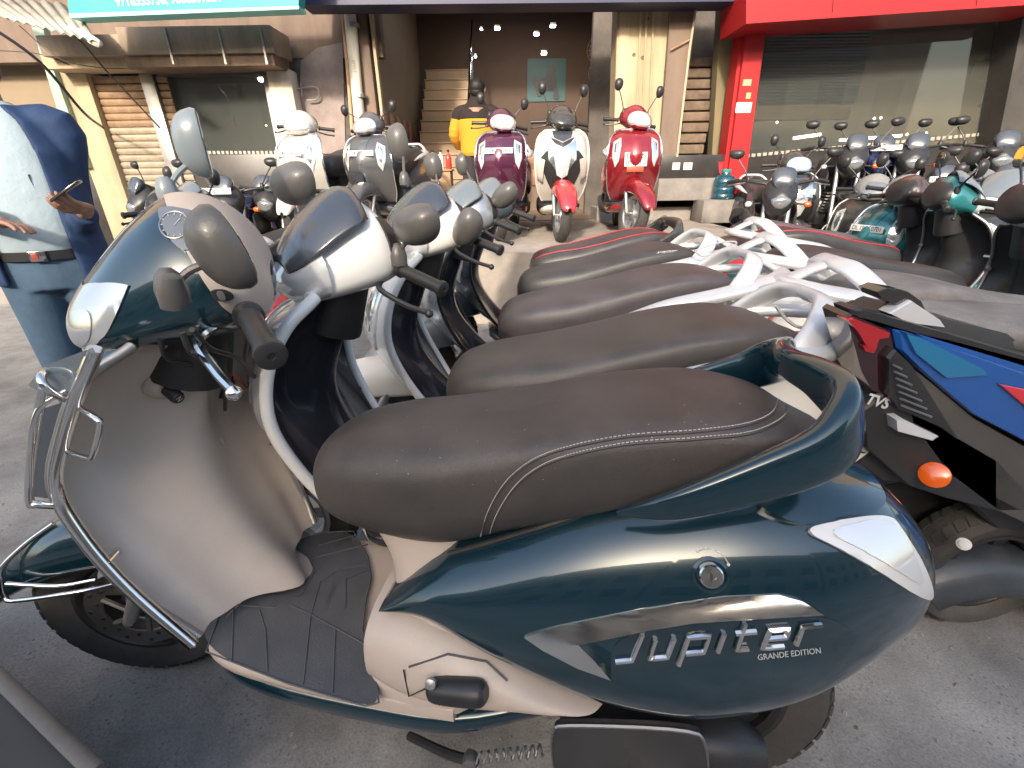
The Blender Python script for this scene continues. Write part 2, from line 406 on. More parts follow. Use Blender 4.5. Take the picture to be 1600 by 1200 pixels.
def scooter(name, label, loc, yaw, lean=0, steer=35, col=None, inner=None, seat=None, rail=None, fender=None, group=None, visor=None, piping=None,
            side='in_head', mirrors='both', plate_lines=None, edgeL=None, edgeR=None, hi=False, rimm=None, trim=None, rail_style='split', taillamp=True, legguard=True,
            mirror_style='oval', mirror_m=None, headcol=None, grips=True, indicators=True, hump=None, seatprint=None, mtips=None, cat='scooter', lampM=None, apron_style=0, wsteer=None, rim_r=None):
    # yaw: 0 = heading to -X of the world, positive turns the nose towards +Y
    R=Matrix(((-math.cos(yaw),-math.sin(yaw),0,0),(math.sin(yaw),-math.cos(yaw),0,0),(0,0,1,0),(0,0,0,1)))@Matrix.Rotation(-lean,4,'X')
    t=thing(name,label,cat,loc,R,group)
    S=steerM(steer)
    inner=inner or BLK; seat=seat or SEATB; rail=rail or SILV; fender=fender or col; trim=trim or STL; headcol=headcol or col
    nu,na=(8,56) if hi else (4,28)
    B=Loft(BODY); body=B.mesh(nu,na).build('body_panel',col,t,ang=60)
    if not hi: S=S@Matrix.Translation((.95,0,.97))@Matrix.Scale(.82,4)@Matrix.Translation((-.95,0,-.97))
    S0=steerM(steer if wsteer is None else wsteer)
    H=Loft(HEADS)
    Sx=Loft(SEAT); st=Sx.mesh(nu,na).build('seat',seat,t,ang=60)
    if piping:
        mb=MB()
        for sg in (1,-1):
            pts=[Sx.pt(tt/4,(.95 if sg>0 else math.pi-.95),.0015) for tt in range(5,39)]
            mb.tube(pts,.0035,6)
        mb.build('piping',piping,st)
    # rear wheel, engine, shock
    wheel('rear_wheel',(0,0,.225),.225,t,rim=rimm,w=.045)
    e=MB(); L2=Loft([(.27,.25,.19,.02,2.5,.5),(.24,.275,.165,.045,3,.5),(.15,.285,.15,.055,3.2,.5),(0,.29,.15,.055,3,.5),(-.07,.26,.18,.03,2.4,.5)]);
    L2.M=Matrix.Translation((0,.13,0)); L2.mesh(3,20,e); e.build('engine_cover',BLK,t)
    e=MB(); e.tube([(-.02,-.16,.23),(-.05,-.15,.55)],.03,10); e.tube([(.35,-.13,.18),(.05,-.17,.2),(-.25,-.17,.27)],[.03,.05,.055],12,sm=4); e.build('exhaust',BLK,t)
    # floor, skirt
    fl=Loft([(.965,.305,.28,.15,4,.5),(.94,.300,.265,.175,5,.5),(.85,.300,.255,.192,6,.5),(.62,.292,.25,.198,6,.5),(.45,.292,.25,.195,6,.5)])
    f=fl.mesh(4,28).build('floorboard',inner if not hi else HBEIGE,t,ang=50)
    sk=Loft([(1.0,.30,.25,.10,3,.5),(.94,.288,.22,.165,3.5,.6),(.82,.264,.195,.188,3.5,.6),(.6,.256,.178,.190,3.5,.6),(.45,.262,.19,.185,3.5,.6),(.30,.29,.23,.15,3,.5)])
    sk.mesh(4,28).build('side_skirt',col,t,ang=50)
    # column under the seat
    uc=Loft([(.27,.655,.40,.196,4,.5),(.33,.625,.38,.192,3.6,.5),(.40,.598,.38,.172,3,.5),(.48,.60,.40,.135,2.8,.5),(.55,.63,.42,.12,2.8,.5),(.60,.672,.44,.12,2.8,.5),(.63,.685,.45,.11,2.8,.5)],axis='z')
    uc.mesh(4,28).build('front_column',inner if not hi else HBEIGE,t,ang=60)
    # shield
    eL=edgeL or EDGE; eR=edgeR or EDGE
    rs=shield(eL,eR,rear=True,nt=40 if hi else 24,ns=32 if hi else 18); inn=MB().rings(rs,cap=False,closed=False).build('inner_leg_shield',inner if not hi else HBEIGE2,t,ang=70,recalc=False)
    rf=shield(eL,eR,rear=False); ap=MB().rings(rf,cap=False,closed=False).build('front_apron',col,t,ang=70)
    loop=[r[0] for r in rf]+[rf[-1][j] for j in range(1,len(rf[0])-1)]+[r[-1] for r in reversed(rf)]
    MB().tube(loop,rim_r or (.0085 if not hi else .009),10).build('shield_trim',(col if rim_r else trim),t)
    for r in (rs,rf): pass
    # neck between shield and head
    MB().tube([(1.03,0,.80),(.975,0,.93)],[.075,.06],16,sm=2).build('steering_neck',BLK,t)
    # wheel group
    wheel('front_wheel',(1.275,0,.225),.225,t,S0,rim=rimm,disc=hi,spokes=3 if hi else 6)
    F=Loft([(1.02,.40,.34,.055,3,.5),(1.06,.46,.34,.07,2.6,.5),(1.14,.505,.34,.082,2.5,.45),(1.26,.51,.36,.088,2.5,.4),(1.38,.475,.345,.088,2.5,.4),(1.48,.41,.30,.075,2.4,.4),(1.545,.335,.26,.05,2.2,.4),(1.565,.30,.265,.015,2,.5)])
    # fender is an open arch: keep the upper part only
    mb=MB(); n=(len(F.st)-1)*5
    mb.rings([[F.pt(i/5,-.35+(math.pi+.7)*j/24) for j in range(25)] for i in range(n+1)],cap=False,closed=False); fo=mb.build('front_fender',fender,t,S0,ang=60,recalc=False)
    md=fo.modifiers.new('s','SOLIDIFY'); md.thickness=.004
    mb=MB()
    for sy in (-.07,.07):
        mb.tube([(1.155,sy*.8,.45),(1.20,sy,.37),(1.275,sy,.225)],[.018,.018,.014],10,sm=3)
    mb.tube([(1.275,-.08,.225),(1.275,.08,.225)],.012,10); mb.build('fork',ALU,t,S0)
    # headset
    head=H.mesh(nu,na).build('headset_cowl',headcol,t,S,ang=60)
    if not hi:
        lm=H.patch([(5.2,.75),(5.6,2.39 if False else .62),(6.1,-.25),(6.6,-.8),(7.6,-1.2),(7.75,-math.pi/2),(7.6,-math.pi+1.2),(6.6,-math.pi+.8),(6.1,-math.pi+.25),(5.6,-math.pi-.62),(5.2,-math.pi-.75),(6.0,-math.pi-1.1),(6.3,-3*math.pi/2),(6.3,math.pi/2),(6.0,1.1)],.003,8) if False else None
        # lens: the front of the cowl
        L3=Loft([(1.075,1.05,.885,.143,2.3,.45),(1.11,1.022,.883,.125,2.2,.45),(1.15,.975,.893,.083,2.2,.46),(1.172,.94,.905,.03,2,.5)])
        L3.mesh(4,24).build('headlamp',lampM or LENS,t,S,ang=60)
        # dark rear panel with dial
        L4=Loft([(.834,1.0,.955,.04,2,.5),(.842,1.038,.925,.105,2.3,.5),(.872,1.078,.905,.148,2.4,.5),(.905,1.098,.90,.158,2.4,.5)]); L4.mesh(3,24).build('dial_cover',BLK,t,S,ang=60)
    if visor:
        V=Loft([(.935,1.150,1.0,.130,1.7,.2),(.97,1.15,.99,.162,1.75,.2),(1.03,1.115,.975,.158,1.8,.2),(1.09,1.062,.955,.137,1.85,.2),(1.13,1.012,.945,.10,1.9,.2),(1.15,.98,.94,.06,2.0,.2)])
        mb=MB(); nn=(len(V.st)-1)*5
        mb.rings([[V.pt(i/5,.62+(math.pi-1.24)*j/20) for j in range(21)] for i in range(nn+1)],cap=False,closed=False); vo=mb.build('visor',visor,t,S,ang=60,recalc=False)
        md=vo.modifiers.new('s','SOLIDIFY'); md.thickness=.004
    for sg in (1,-1):
        if grips:
            mb=MB(); a=Vector((.885,sg*.155,.965)); b=Vector((.845,sg*.315,.955))
            if hi:
                a=Vector((.875,sg*.175,.962)); b=Vector((.835,sg*.335,.955))
            D=align(a,b); Lg=(b-a).length
            prof=[(.014,0),(.023,.002),(.023,.012),(.0175,.016)]
            k=int(Lg/.006)
            if hi:
                for q in range(4,k-4): prof+=[(.0178,q*.006),(.0168,q*.006+.003)]
            prof+=[(.0175,Lg-.016),(.0215,Lg-.014),(.0215,Lg-.002),(.018,Lg),(.006,Lg+.001),(.005,Lg-.003)]
            mb.lathe(prof,D,24 if hi else 12); g=mb.build('handle_grip',BLK,t,S)
            mb=MB(); mb.tube([(.93,sg*.13,.935),(.955,sg*.17,.925),(.925,sg*.25,.905),(.895,sg*.315,.90)],[.009,.008,.0075,.007],8,sm=4); mb.lathe([(.002,-.012),(.010,-.006),(.012,0),(.010,.006),(.002,.012)],Matrix.Translation((.895,sg*.318,.90)),10)
            mb.build('brake_lever',BLK if not hi else CHR,t,S)
        if mirrors in ('both',) or (mirrors=='left' and sg==1) or (mirrors=='right' and sg==-1):
            tipz=(mtips or (.93,.27,1.175))
            mirror(t,(.93,sg*.135,1.045),(tipz[0],sg*tipz[1],tipz[2]),.062,S,(-.95,-.25*sg,-.12 if False else .05),mirror_style,mirror_m)
    # grab rail
    mb=MB()
    if rail_style=='loop':
        pts=[(.205,.175,.70),(.14,.200,.735),(.04,.190,.780),(-.03,.17,.812),(-.062,.14,.84),(-.070,.10,.860),(-.055,.06,.874),(-.04,.02,.878)]
        full=[Vector(p) for p in pts]+[Vector((p[0],-p[1],p[2])) for p in reversed(pts)]
        hs_=[(.004,.004),(.019,.010),(.030,.014),(.036,.017),(.040,.019),(.037,.018),(.029,.016),(.024,.015)]; mb.sweep(full,hs_+hs_[::-1],up=(.25,0,1),e=3.4)
    else:
        for sg in (1,-1):
            mb.sweep([(.33,sg*.162,.70),(.20,sg*.190,.742),(.04,sg*.190,.772),(-.10,sg*.155,.795),(-.19,sg*.10,.805),(-.235,sg*.04,.812),(-.24,0,.812)],[(.004,.006),(.015,.022),(.016,.028),(.016,.030),(.016,.030),(.016,.026),(.016,.026)],e=2.8,sm=5,up=(0,sg*.35,1))
            mb.sweep([(.0,sg*.178,.765),(-.06,sg*.150,.82),(-.10,sg*.10,.862),(-.115,sg*.05,.872),(-.115,0,.874)],[(.014,.022),(.014,.030),(.014,.030),(.014,.028),(.014,.026)],e=2.8,sm=5,up=(-.3,sg*.5,.8))
        mb.sweep([(-.115,0,.868),(-.17,0,.85),(-.235,0,.815)],[(.012,.034),(.012,.028),(.012,.03)],e=2.8,sm=3)
    mb.build('grab_rail',rail,t,ang=60)
    if taillamp:
        B.patch([(6.6,.75),(7.0,.95),(7.9,1.2),(8.2,math.pi/2),(7.9,math.pi-1.2),(7.0,math.pi-.95),(6.6,math.pi-.75),(8.0,math.pi-.3),(8.8,math.pi-.2),(8.8,.2),(8.0,.3)],.004,8).build('tail_lamp',REDL,t,ang=60)
    def afn(u,v,o,rf=rf):
        i=max(0,min(.9999,u))*(len(rf)-1); j=(v+1)/2*(len(rf[0])-1); i0=min(int(i),len(rf)-2); j0=min(int(j),len(rf[0])-2); a,b=i-i0,j-j0
        p=rf[i0][j0]*(1-a)*(1-b)+rf[i0+1][j0]*a*(1-b)+rf[i0][j0+1]*(1-a)*b+rf[i0+1][j0+1]*a*b
        return p+Vector((o,0,0))
    if indicators:
        for sg in (1,-1):
            pts=[(tt,sg*ss) for (tt,ss) in ((.80,.60),(.74,.86),(.55,.84),(.42,.72),(.5,.6),(.68,.56))]
            il=warp_patch(pts,afn,.009,5,-.003).build('indicator_lamp',LENS,t,ang=50)
            warp_patch([((a-.62)*.6+.64,sg*((b*sg-.7)*.6+.7)) for a,b in pts],afn,.011,3,.004).build('lamp_bowl',REFL,il,ang=50)
        warp_patch([(.97,-.35),(.97,.35),(.60,.14),(.5,0),(.60,-.14)],afn,.006,6,-.003).build('apron_crest',col,t,ang=50)
    if apron_style==1:
        warp_patch([(.84,-.66),(.72,0),(.84,.66),(.5,.8),(.30,.6),(.10,.3),(.02,.2),(.02,-.2),(.10,-.3),(.30,-.6),(.5,-.8)],afn,.012,8,-.003).build('dark_surround',BLK,t,ang=50)
        for sg in (1,-1): warp_patch([(.52,sg*.62),(.56,sg*.9),(.30,sg*.95),(.26,sg*.75)],afn,.03,4,-.003).build('winglet',trim,t,ang=50)
        k=warp_patch([(.76,-.52),(.66,0),(.76,.52),(.52,.5),(.36,.14),(.36,-.14),(.52,-.5)],afn,.02,8,-.003).build('headlamp',REFL,t,ang=50)
        warp_patch([(.56,-.3),(.6,0),(.56,.3),(.34,.2),(.3,0),(.34,-.2)],afn,.03,6,.012).build('lamp_bowl',LENS,k,ang=50)
        warp_patch([(.98,-.55),(.98,.55),(.8,.34),(.74,0),(.8,-.34)],afn,.012,6,-.003).build('smoked_screen',SMOKE,t,ang=50)
        warp_patch([(.98,-.9),(.9,-.95),(.5,-.9),(.62,-.6),(.66,0),(.62,.6),(.5,.9),(.9,.95),(.98,.9),(.72,.3),(.66,0),(.72,-.3)][:12],afn,.014,8,-.003).build('apron_crest',trim,t,ang=50)
    if legguard:
        mb=MB()
        for sg in (1,-1):
            mb.tube([(1.09,sg*.06,.43),(1.10,sg*.20,.42),(1.13,sg*.265,.45),(1.15,sg*.27,.60),(1.10,sg*.25,.68),(1.075,sg*.21,.69)],.0085,8,sm=5)
        mb.build('crash_guard',CHR if hi else trim,t)
    if plate_lines:
        plate(t,(1.225,0,.745 if len(plate_lines)==1 else .66),.25 if len(plate_lines)==1 else .19,.045 if len(plate_lines)==1 else .11,plate_lines,ny=(-.12,0,1))
    if seatprint:
        for i,(s_,sz,dx) in enumerate(seatprint):
            v,f=text_geo(s_,sz,.012,.2)
            def wp(p): 
                x=-.0+.10-p.x; 
                tt=0
                # find station parameter for this x
                lo_,hi_=0,len(SEAT)-1.001
                for _ in range(24):
                    mid=(lo_+hi_)/2
                    if cr(SEAT,mid)[0]>x: lo_=mid
                    else: hi_=mid
                return Sx.pt(lo_, .62-(p.y+dx)*-5.5,.0012)
            mb=MB(); mb.add([wp(p) for p in v],f); mb.build('seat_lettering',mat('seat_print',(.6,.6,.58),.6),st,flat=True)
    return t,dict(afn=afn,body=body,seat=st,head=head,inner=inn,apron=ap,S=S,R=R,B=B,H=H,Sx=Sx,loop=loop)
# ---------------------------------------------------------------- the vehicles in the foreground
HBEIGE=mat('beige_plastic',(.52,.43,.36),.42,dust=.35,dustcol=(.36,.31,.27),bump=.15,bscale=500,vary=.05)
HBEIGE2=mat('taupe_plastic',(.53,.46,.40),.45,dust=.35,dustcol=(.33,.29,.26),bump=.15,bscale=500,vary=.06)
TEAL=mat('teal_paint',(.0025,.026,.040),.2,.25,coat=1,dust=.02,dustcol=(.3,.29,.27),coatr=.04)
WHITE=mat('white_paint',(.80,.79,.76),.28,0,coat=.9,dust=.2,dustcol=(.5,.46,.4))
CREAM=mat('cream_paint',(.76,.73,.68),.28,0,coat=.9,dust=.2,dustcol=(.5,.46,.4))
SMOKE=mat('smoke_visor',(.04,.05,.065),.2,0,coat=.7,dust=.08,coatr=.15)
BGREY=mat('blue_grey_visor',(.12,.15,.17),.12,0,coat=1,dust=.25)
HSEAT=mat('brown_seat_vinyl',(.030,.027,.026),.33,dust=.42,dustcol=(.19,.155,.135),bump=.45,bscale=800,spec=.6)
HL=(.363,.56,0)
hero,h=scooter('scooter','dark teal scooter nearest the camera with brown stitched seat and beige leg shield',HL,.187,-.106,steer=34,col=TEAL,inner=HBEIGE,seat=HSEAT,rail=TEAL,hi=True,wsteer=17,
    edgeL=[(.945,.335,.18),(1.045,.44,.20),(1.105,.545,.205),(1.13,.65,.205),(1.08,.755,.20),(1.015,.84,.195),(.975,.885,.14)],
    edgeR=[(.937,.335,.18),(.97,.40,.20),(1.02,.53,.205),(1.05,.66,.205),(1.065,.76,.20),(1.03,.84,.19),(.985,.885,.14)],
    rail_style='loop',mirrors='none',taillamp=False,indicators=False,legguard=False,trim=STL,rimm=BLK)
HT=Matrix.Translation(HL)@h['R']; HI=HT.inverted()
def HP(px,py,yl):
    p=HI@EYE; d=HI.to_3x3()@ray(px,py); s=(yl-p.y)/d.y; return p+d*s
def bvh(objs):
    V=[];F=[]
    for o in objs:
        k=len(V); V+=[HT@v.co for v in o.data.vertices]; F+=[tuple(i+k for i in p.vertices) for p in o.data.polygons]
    return BVHTree.FromPolygons(V,F)
def hitter(tree, off_dir=None):
    def fn(px,py,o):
        d=ray(px,py).normalized(); r=tree.ray_cast(EYE,d)
        if r[0] is None:
            q=tree.find_nearest(EYE+d*.9); 
            p,n=q[0],q[1]
        else: p,n=r[0],r[1]
        if n.dot(d)>0: n=-n
        return HI@(p+n*o)
    return fn
bodyT=bvh([h['body']]); seatT=bvh([h['seat']]); headT=bvh([h['head']])
hb,hs,hh=hitter(bodyT),hitter(seatT),hitter(headT)
def hpatch(poly,fn,name,m,parent,off=.002,sub=8,base=-.002,ang=50,rnd=True): return warp_patch(round_poly(poly) if rnd else poly,fn,off,sub,base).build(name,m,parent,ang=ang)
# stitching on the seat: two rows of dashes
ROWS=[[(748,848),(762,800),(790,752),(832,718),(890,697),(980,680),(1090,672),(1165,662),(1205,645),(1216,622)],
      [(760,850),(776,803),(806,757),(846,726),(900,707),(985,691),(1095,683),(1175,674),(1222,652),(1230,630)]]
mb=MB(); sm_=MB()
for row in ROWS:
    P=smooth([Vector((x,y,0)) for x,y in row],14); acc=[hs(p.x,p.y,.0012) for p in P]
    L=0
    for a,b in zip(acc,acc[1:]):
        if (b-a).length>.03: continue
        n=max(1,int((b-a).length/.006))
        for k in range(n):
            p=a.lerp(b,k/n); q=a.lerp(b,(k+.62)/n); mb.tube([p,q],.0007,4)
    sm_.tube([hs(p.x,p.y+3,.0) for p in P[::2]],.0022,6)
mb.build('stitching',THR,h['seat'],kind='stuff'); sm_.build('seam_welt',HSEAT,h['seat'])
# black gasket under the seat, seams, cables and switch gear
stroke_=[hb(x,y,.002) for x,y in [(703,866),(760,850),(820,832),(860,820),(920,800),(985,779)]]
MB().tube(smooth(stroke_,4),.0055,8).build('seat_gasket',BLK,hero)
sp=MB()
for _ in range(38):
    x,y=random.uniform(560,1180),random.uniform(620,760); c=hs(x,y,.0); r=random.choice([.0004,.0005,.0007]); sp.box(c,(r*2,r*2,r*1.4),0,Matrix.Rotation(random.uniform(0,3),4,'X'))
sp.build('dust_specks',mat('dust_speck',(.4,.36,.32),.9),h['seat'],kind='stuff',flat=True)
for k,pts in enumerate(([(285,520,.17),(300,552,.16),(330,560,.10),(350,600,.0),(352,640,-.05)],[(300,515,.16),(330,545,.10),(372,560,.02),(398,590,-.10)],[(250,530,.12),(262,560,.10),(300,570,.05)])):
    MB().tube([HP(*p) for p in pts],.0042,8,sm=5).build('control_cable',BLK,hero)
B,S=h['B'],h['S']
# tail lamp, side trim, badge
TRIMW=mat('tail_lens',(.70,.68,.66),.1,.1,coat=1)
tl=hpatch([(1248,828),(1300,815),(1385,803),(1405,830),(1440,885),(1456,938),(1425,928),(1370,892),(1310,858)],hb,'tail_lamp',TRIMW,hero,.006,10,-.004)
hpatch([(1285,832),(1320,820),(1385,810),(1412,850),(1440,918),(1395,890),(1340,858)],hb,'lamp_reflector',LENS,tl,.009,8,.004)
PINK=mat('pink_beige',(.5,.42,.38),.35,coat=.5)
hpatch([(1165,790),(1225,772),(1318,725),(1352,742),(1385,800),(1300,812),(1248,826)],hb,'tail_cover',TEAL,hero,.012,8,-.004)
CT=mat('polished_trim',(.8,.78,.74),.12,1,dust=.1)
hpatch([(820,993),(870,978),(1000,952),(1130,932),(1215,928),(1250,936),(1278,952),(1200,958),(1080,968),(985,984),(905,1000),(930,1018),(955,1040),(905,1028),(850,1008)],lambda u,v,o:hb(u,v,o+(max(0,(v-(985-(u-820)*.15)))*.0003 if o>0 else 0)),'trim_blade',CT,hero,.002,14,-.002,ang=30,rnd=False)
hpatch([(868,1000),(900,1003),(935,1030),(900,1022)],hb,'trim_inset',STL,hero,.006,5,.002)
DT=mat('dark_trim',(.004,.02,.03),.2,coat=1)
hpatch([(960,1000),(1010,985),(1100,972),(1280,957),(1335,985),(1340,998),(1325,1015),(1180,1030),(1000,1042),(955,1040)],hb,'badge_field',DT,hero,.0012,10,-.002)
def stroke(paths,w,fn,name,m,parent,off=.003,r=.0):
    mb=MB()
    for p in paths:
        P=[fn(x,y,off) for x,y in p]; mb.tube(P,w,6,flat=1)
    return mb.build(name,m,parent)
# the word on the flank, drawn letter by letter in a slanted techno hand  (u right, v up, unit = letter height)
GL={'J':([[(.9,1),(.55,0),(0,0)]],1.0),'u':([[(.22,.72),(.02,.0),(.62,0),(.85,.72)]],1.0),'p':([[(-.12,-.38),(.22,.72),(.92,.72),(.72,.06),(.12,.06)]],1.08),
    'i':([[(0,0),(.22,.72)]],.42),'t':([[(.38,1.05),(.08,0),(.5,0)],[(.05,.72),(.75,.72)]],.8),'e':([[(.12,.36),(.82,.36),(.92,.72),(.28,.72),(.04,0),(.75,0)]],1.05),'r':([[(0,0),(.22,.72),(.85,.72)]],.8)}
def word(txt,p0,p1,hgt,w,fn,parent,name,m,off=.004):
    tot=sum(GL[c][1] for c in txt)+.12*(len(txt)-1); d=Vector((p1[0]-p0[0],p1[1]-p0[1])); x=0; paths=[]
    for c in txt:
        for pth in GL[c][0]:
            q=[]
            for u,v in pth:
                k=(x+u)/tot; q.append((p0[0]+d.x*k, p0[1]+d.y*k-v*hgt))
            # densify
            o=[]
            for a,b in zip(q,q[1:]): o+=[(a[0]+(b[0]-a[0])*i/4,a[1]+(b[1]-a[1])*i/4) for i in range(4)]
            paths.append(o+[q[-1]])
        x+=GL[c][1]+.12
    return stroke(paths,w,fn,name,m,parent,off)
word('Jupiter',(962,1030),(1278,1000),37,.0040,hb,hero,'badge_lettering',CT)
def text_px(s,p0,p1,size,fn,parent,name,m,off=.0018,bold=.01,sub=0,shear=0):
    v,f=text_geo(s,1,bold,shear); w=max(p.x for p in v)-min(p.x for p in v); x0=min(p.x for p in v)
    d=Vector((p1[0]-p0[0],p1[1]-p0[1])); n=Vector((d.y,-d.x)).normalized()
    if n.y>0: n=-n
    mb=MB(); mb.add([fn(p0[0]+d.x*(p.x-x0)/w+n.x*p.y*size, p0[1]+d.y*(p.x-x0)/w+n.y*p.y*size, off) for p in v],f)
    return mb.build(name,m,parent,flat=True)
text_px('GRANDE EDITION',(1183,1026),(1281,1015),13,hb,hero,'edition_lettering',mat('silver_print',(.75,.75,.72),.3,.6))
# lock
c=hb(1110,898,.0); nrm=(hb(1110,898,.01)-c).normalized(); D=align(c-nrm*.002,c+nrm)
MB().lathe([(.023,0),(.024,.004),(.020,.006),(.018,.003),(.001,.003)],D,28).build('lock_ring',TEAL,hero)
lk=MB().lathe([(.0155,0),(.0155,.009),(.0135,.011),(.006,.0112),(.0055,.0095),(.001,.0095)],D,28).build('seat_lock',CHR,hero)
MB().box((0,0,.0115),(.0025,.009,.001)).build('key_slot',BLK,lk,D)
stroke([[(1090,862),(1100,858),(1112,858)],[(1118,860),(1130,868),(1138,880)]],.0007,hb,'lock_marking',THR,hero,.001)
mb=MB()
for x,y in ((1090,862),(1102,858),(1138,882)): mb.lathe([(.0022,-.0005),(.0022,.0008)],align(hb(x,y,0),hb(x,y,.01)),10)
mb.build('lock_symbol',THR,hero)
# lower beige sweep under the flank, foot peg
LC=Loft([(.61,.44,.27,.185,3,.5),(.54,.455,.262,.203,3,.45),(.45,.435,.268,.210,3,.45),(.36,.40,.297,.214,3,.5),(.28,.362,.322,.210,2.6,.5),(.22,.342,.326,.192,2.2,.5),(.19,.334,.328,.15,2.2,.5)])
LC.mesh(8,40).build('lower_cover',HBEIGE,hero,ang=60)
lcT=bvh([o for o in hero.children if o.name.startswith('lower_cover')]); hl=hitter(lcT)
pk=MB(); a=hl(672,1072,.004); b=hl(762,1078,.012)
pk.tube([a,a.lerp(b,.15),a.lerp(b,.85),b],[.012,.021,.021,.012],14,sm=4); 
for k in range(3): 
    q=a.lerp(b,.3+.2*k); pk.tube([q+Vector((.004,.019,-.008)),q+Vector((-.004,.021,.006))],.0022,6)
peg=pk.build('folded_foot_peg',BLK,hero)
MB().lathe([(.009,0),(.009,.006),(.005,.008)],align(hl(680,1055,.018),hl(680,1055,.03)),12).build('peg_bolt',ALU,peg)
mb=MB(); mb.tube([hl(x,y,.003) for x,y in ((632,1045),(640,1085),(648,1110))],.0015,5); mb.tube([hl(x,y,.0035) for x,y in ((640,1040),(700,1022),(760,1035),(792,1065))],.0018,5); mb.build('cover_seam',BLK,hero)
# stand, spring and footrest bracket under the floor
def HZ(px,py,y): return HP(px,py,y)
MB().tube([HP(640,1150,.10),HP(700,1178,.15),HP(745,1190,.17)],.009,8,sm=4).build('side_stand',BLK,hero)
mb=MB(); a_,b_=HP(735,1186,.18),HP(850,1172,.17); n_=70
mb.tube([a_.lerp(b_,k/n_)+Vector((0,math.cos(k*.9)*.009,math.sin(k*.9)*.009)) for k in range(n_+1)],.0022,6); mb.build('stand_spring',STL,hero)
MB().lathe([(.012,-.01),(.014,0),(.012,.012),(.004,.014)],align(a_,a_+Vector((0,.1,0))),14).build('spring_bolt',STL,hero)
fr_=MB(); pl_=[HP(x,y,.20) for x,y in round_poly([(862,1140),(880,1132),(1085,1140),(1102,1160),(1106,1215),(1090,1240),(885,1230),(864,1200)],2)]
fr_.prism(pl_,(0,.004,0),(0,-.012,0)).build('foot_guard_plate',BLKG,hero); MB().tube(pl_+[pl_[0]],.0035,6).build('plate_rim',STL,hero)
# foot mat with raised ribs and lettering
def fz(px,py,o,z0=.294):
    p=HI@EYE; d=HI.to_3x3()@ray(px,py); s=(z0+o-p.z)/d.z; return p+d*s
MATM=mat('rubber_mat',(.05,.055,.065),.5,dust=.55,dustcol=(.15,.145,.14),bump=.5,bscale=300)
mp=[(312,1014),(328,935),(365,915),(430,930),(465,915),(492,893),(482,870),(452,850),(500,832),(552,830),(575,870),(580,905),(572,935),(566,985),(585,1040),(592,1098),(570,1103),(450,1068)]
fm=hpatch(mp,lambda u,v,o:fz(u,v,o,.298),'foot_mat',MATM,hero,.006,8,-.012)
rib=MB()
for line in ([(322,1018),(345,955),(370,945),(430,950),(470,930),(492,893),(482,870),(452,850),(500,832),(552,830),(575,870),(580,905),(572,935),(566,985),(585,1040),(592,1098),(570,1103),(450,1068),(322,1018)],[(365,950),(362,1032)],[(405,952),(415,985),(418,1050)],[(455,946),(485,960),(580,1012)],[(485,965),(474,1068)],[(524,985),(520,1083)],[(485,965),(500,910),(530,890),(572,882)],[(498,852),(560,835)],[(490,872),(575,850)],[(540,950),(540,905),(575,890)]):
    P=[fz(x,y,.0065,.298) for x,y in line]; Q=[]
    for a_,b_ in zip(P,P[1:]): Q+=[a_.lerp(b_,k/3) for k in range(3)]
    rib.tube(Q+[P[-1]],.0016,5)
rib.build('mat_rib',MATM,fm)
text_px('JUPITER',(510,945),(522,915),9,lambda u,v,o:fz(u,v,o,.305),fm,'mat_lettering',MATM,.0008,.015)
# fittings on the beige shield
insT=bvh([h['inner']]); hi_=hitter(insT)
def stud(px,py,r,m,nm,fn=hi_,hgt=.004):
    c=fn(px,py,0); e=fn(px,py,.02); D=align(c-(e-c)*.05,e); return MB().lathe([(r*1.3,0),(r*1.3,hgt*.5),(r,hgt),(r*.4,hgt),(r*.35,hgt*.5)],D,18).build(nm,m,hero)
for q in ((155,582),(348,688),(182,862),(305,992),(388,600)): stud(*q,.006,HBEIGE2,'screw_plug')
c=hi_(258,605,0); e=hi_(285,607,.05)
MB().lathe([(.030,-.012),(.026,.0),(.018,.008),(.001,.008)],align(c,e),24).build('lock_boss',HBEIGE,hero)
kl=MB().lathe([(.012,0),(.012,.03),(.010,.034),(.001,.034)],align(c.lerp(e,.1),e),20).build('ignition_switch',BLK,hero)
text_part('N',.014,align(c.lerp(e,.1),e)@Matrix.Translation((0,0,.0345))@Matrix.Rotation(math.radians(-60),4,'Z'),THR,kl,name='switch_lettering')
hk=MB(); hk.prism([hi_(x,y,0) for x,y in ((341,622),(352,588),(362,586),(356,612),(350,622))],(-.001,0,0),(-.008,.002,0)); hk.tube([hi_(356,590,.004),hi_(362,592,.02),hi_(364,598,.022)],.003,6); hk.build('bag_hook',BLK,hero)
tg=MB(); tg.prism([hi_(x,y,.006) for x,y in ((402,600),(412,612),(424,620),(420,630),(404,626))],(-.002,0,0),(-.005,.001,0)); tg.tube([hi_(400,578,.01),hi_(404,604,.008)],.0018,6); tg.build('orange_key_tag',mat('orange_tag',(.55,.13,.03),.5),hero)
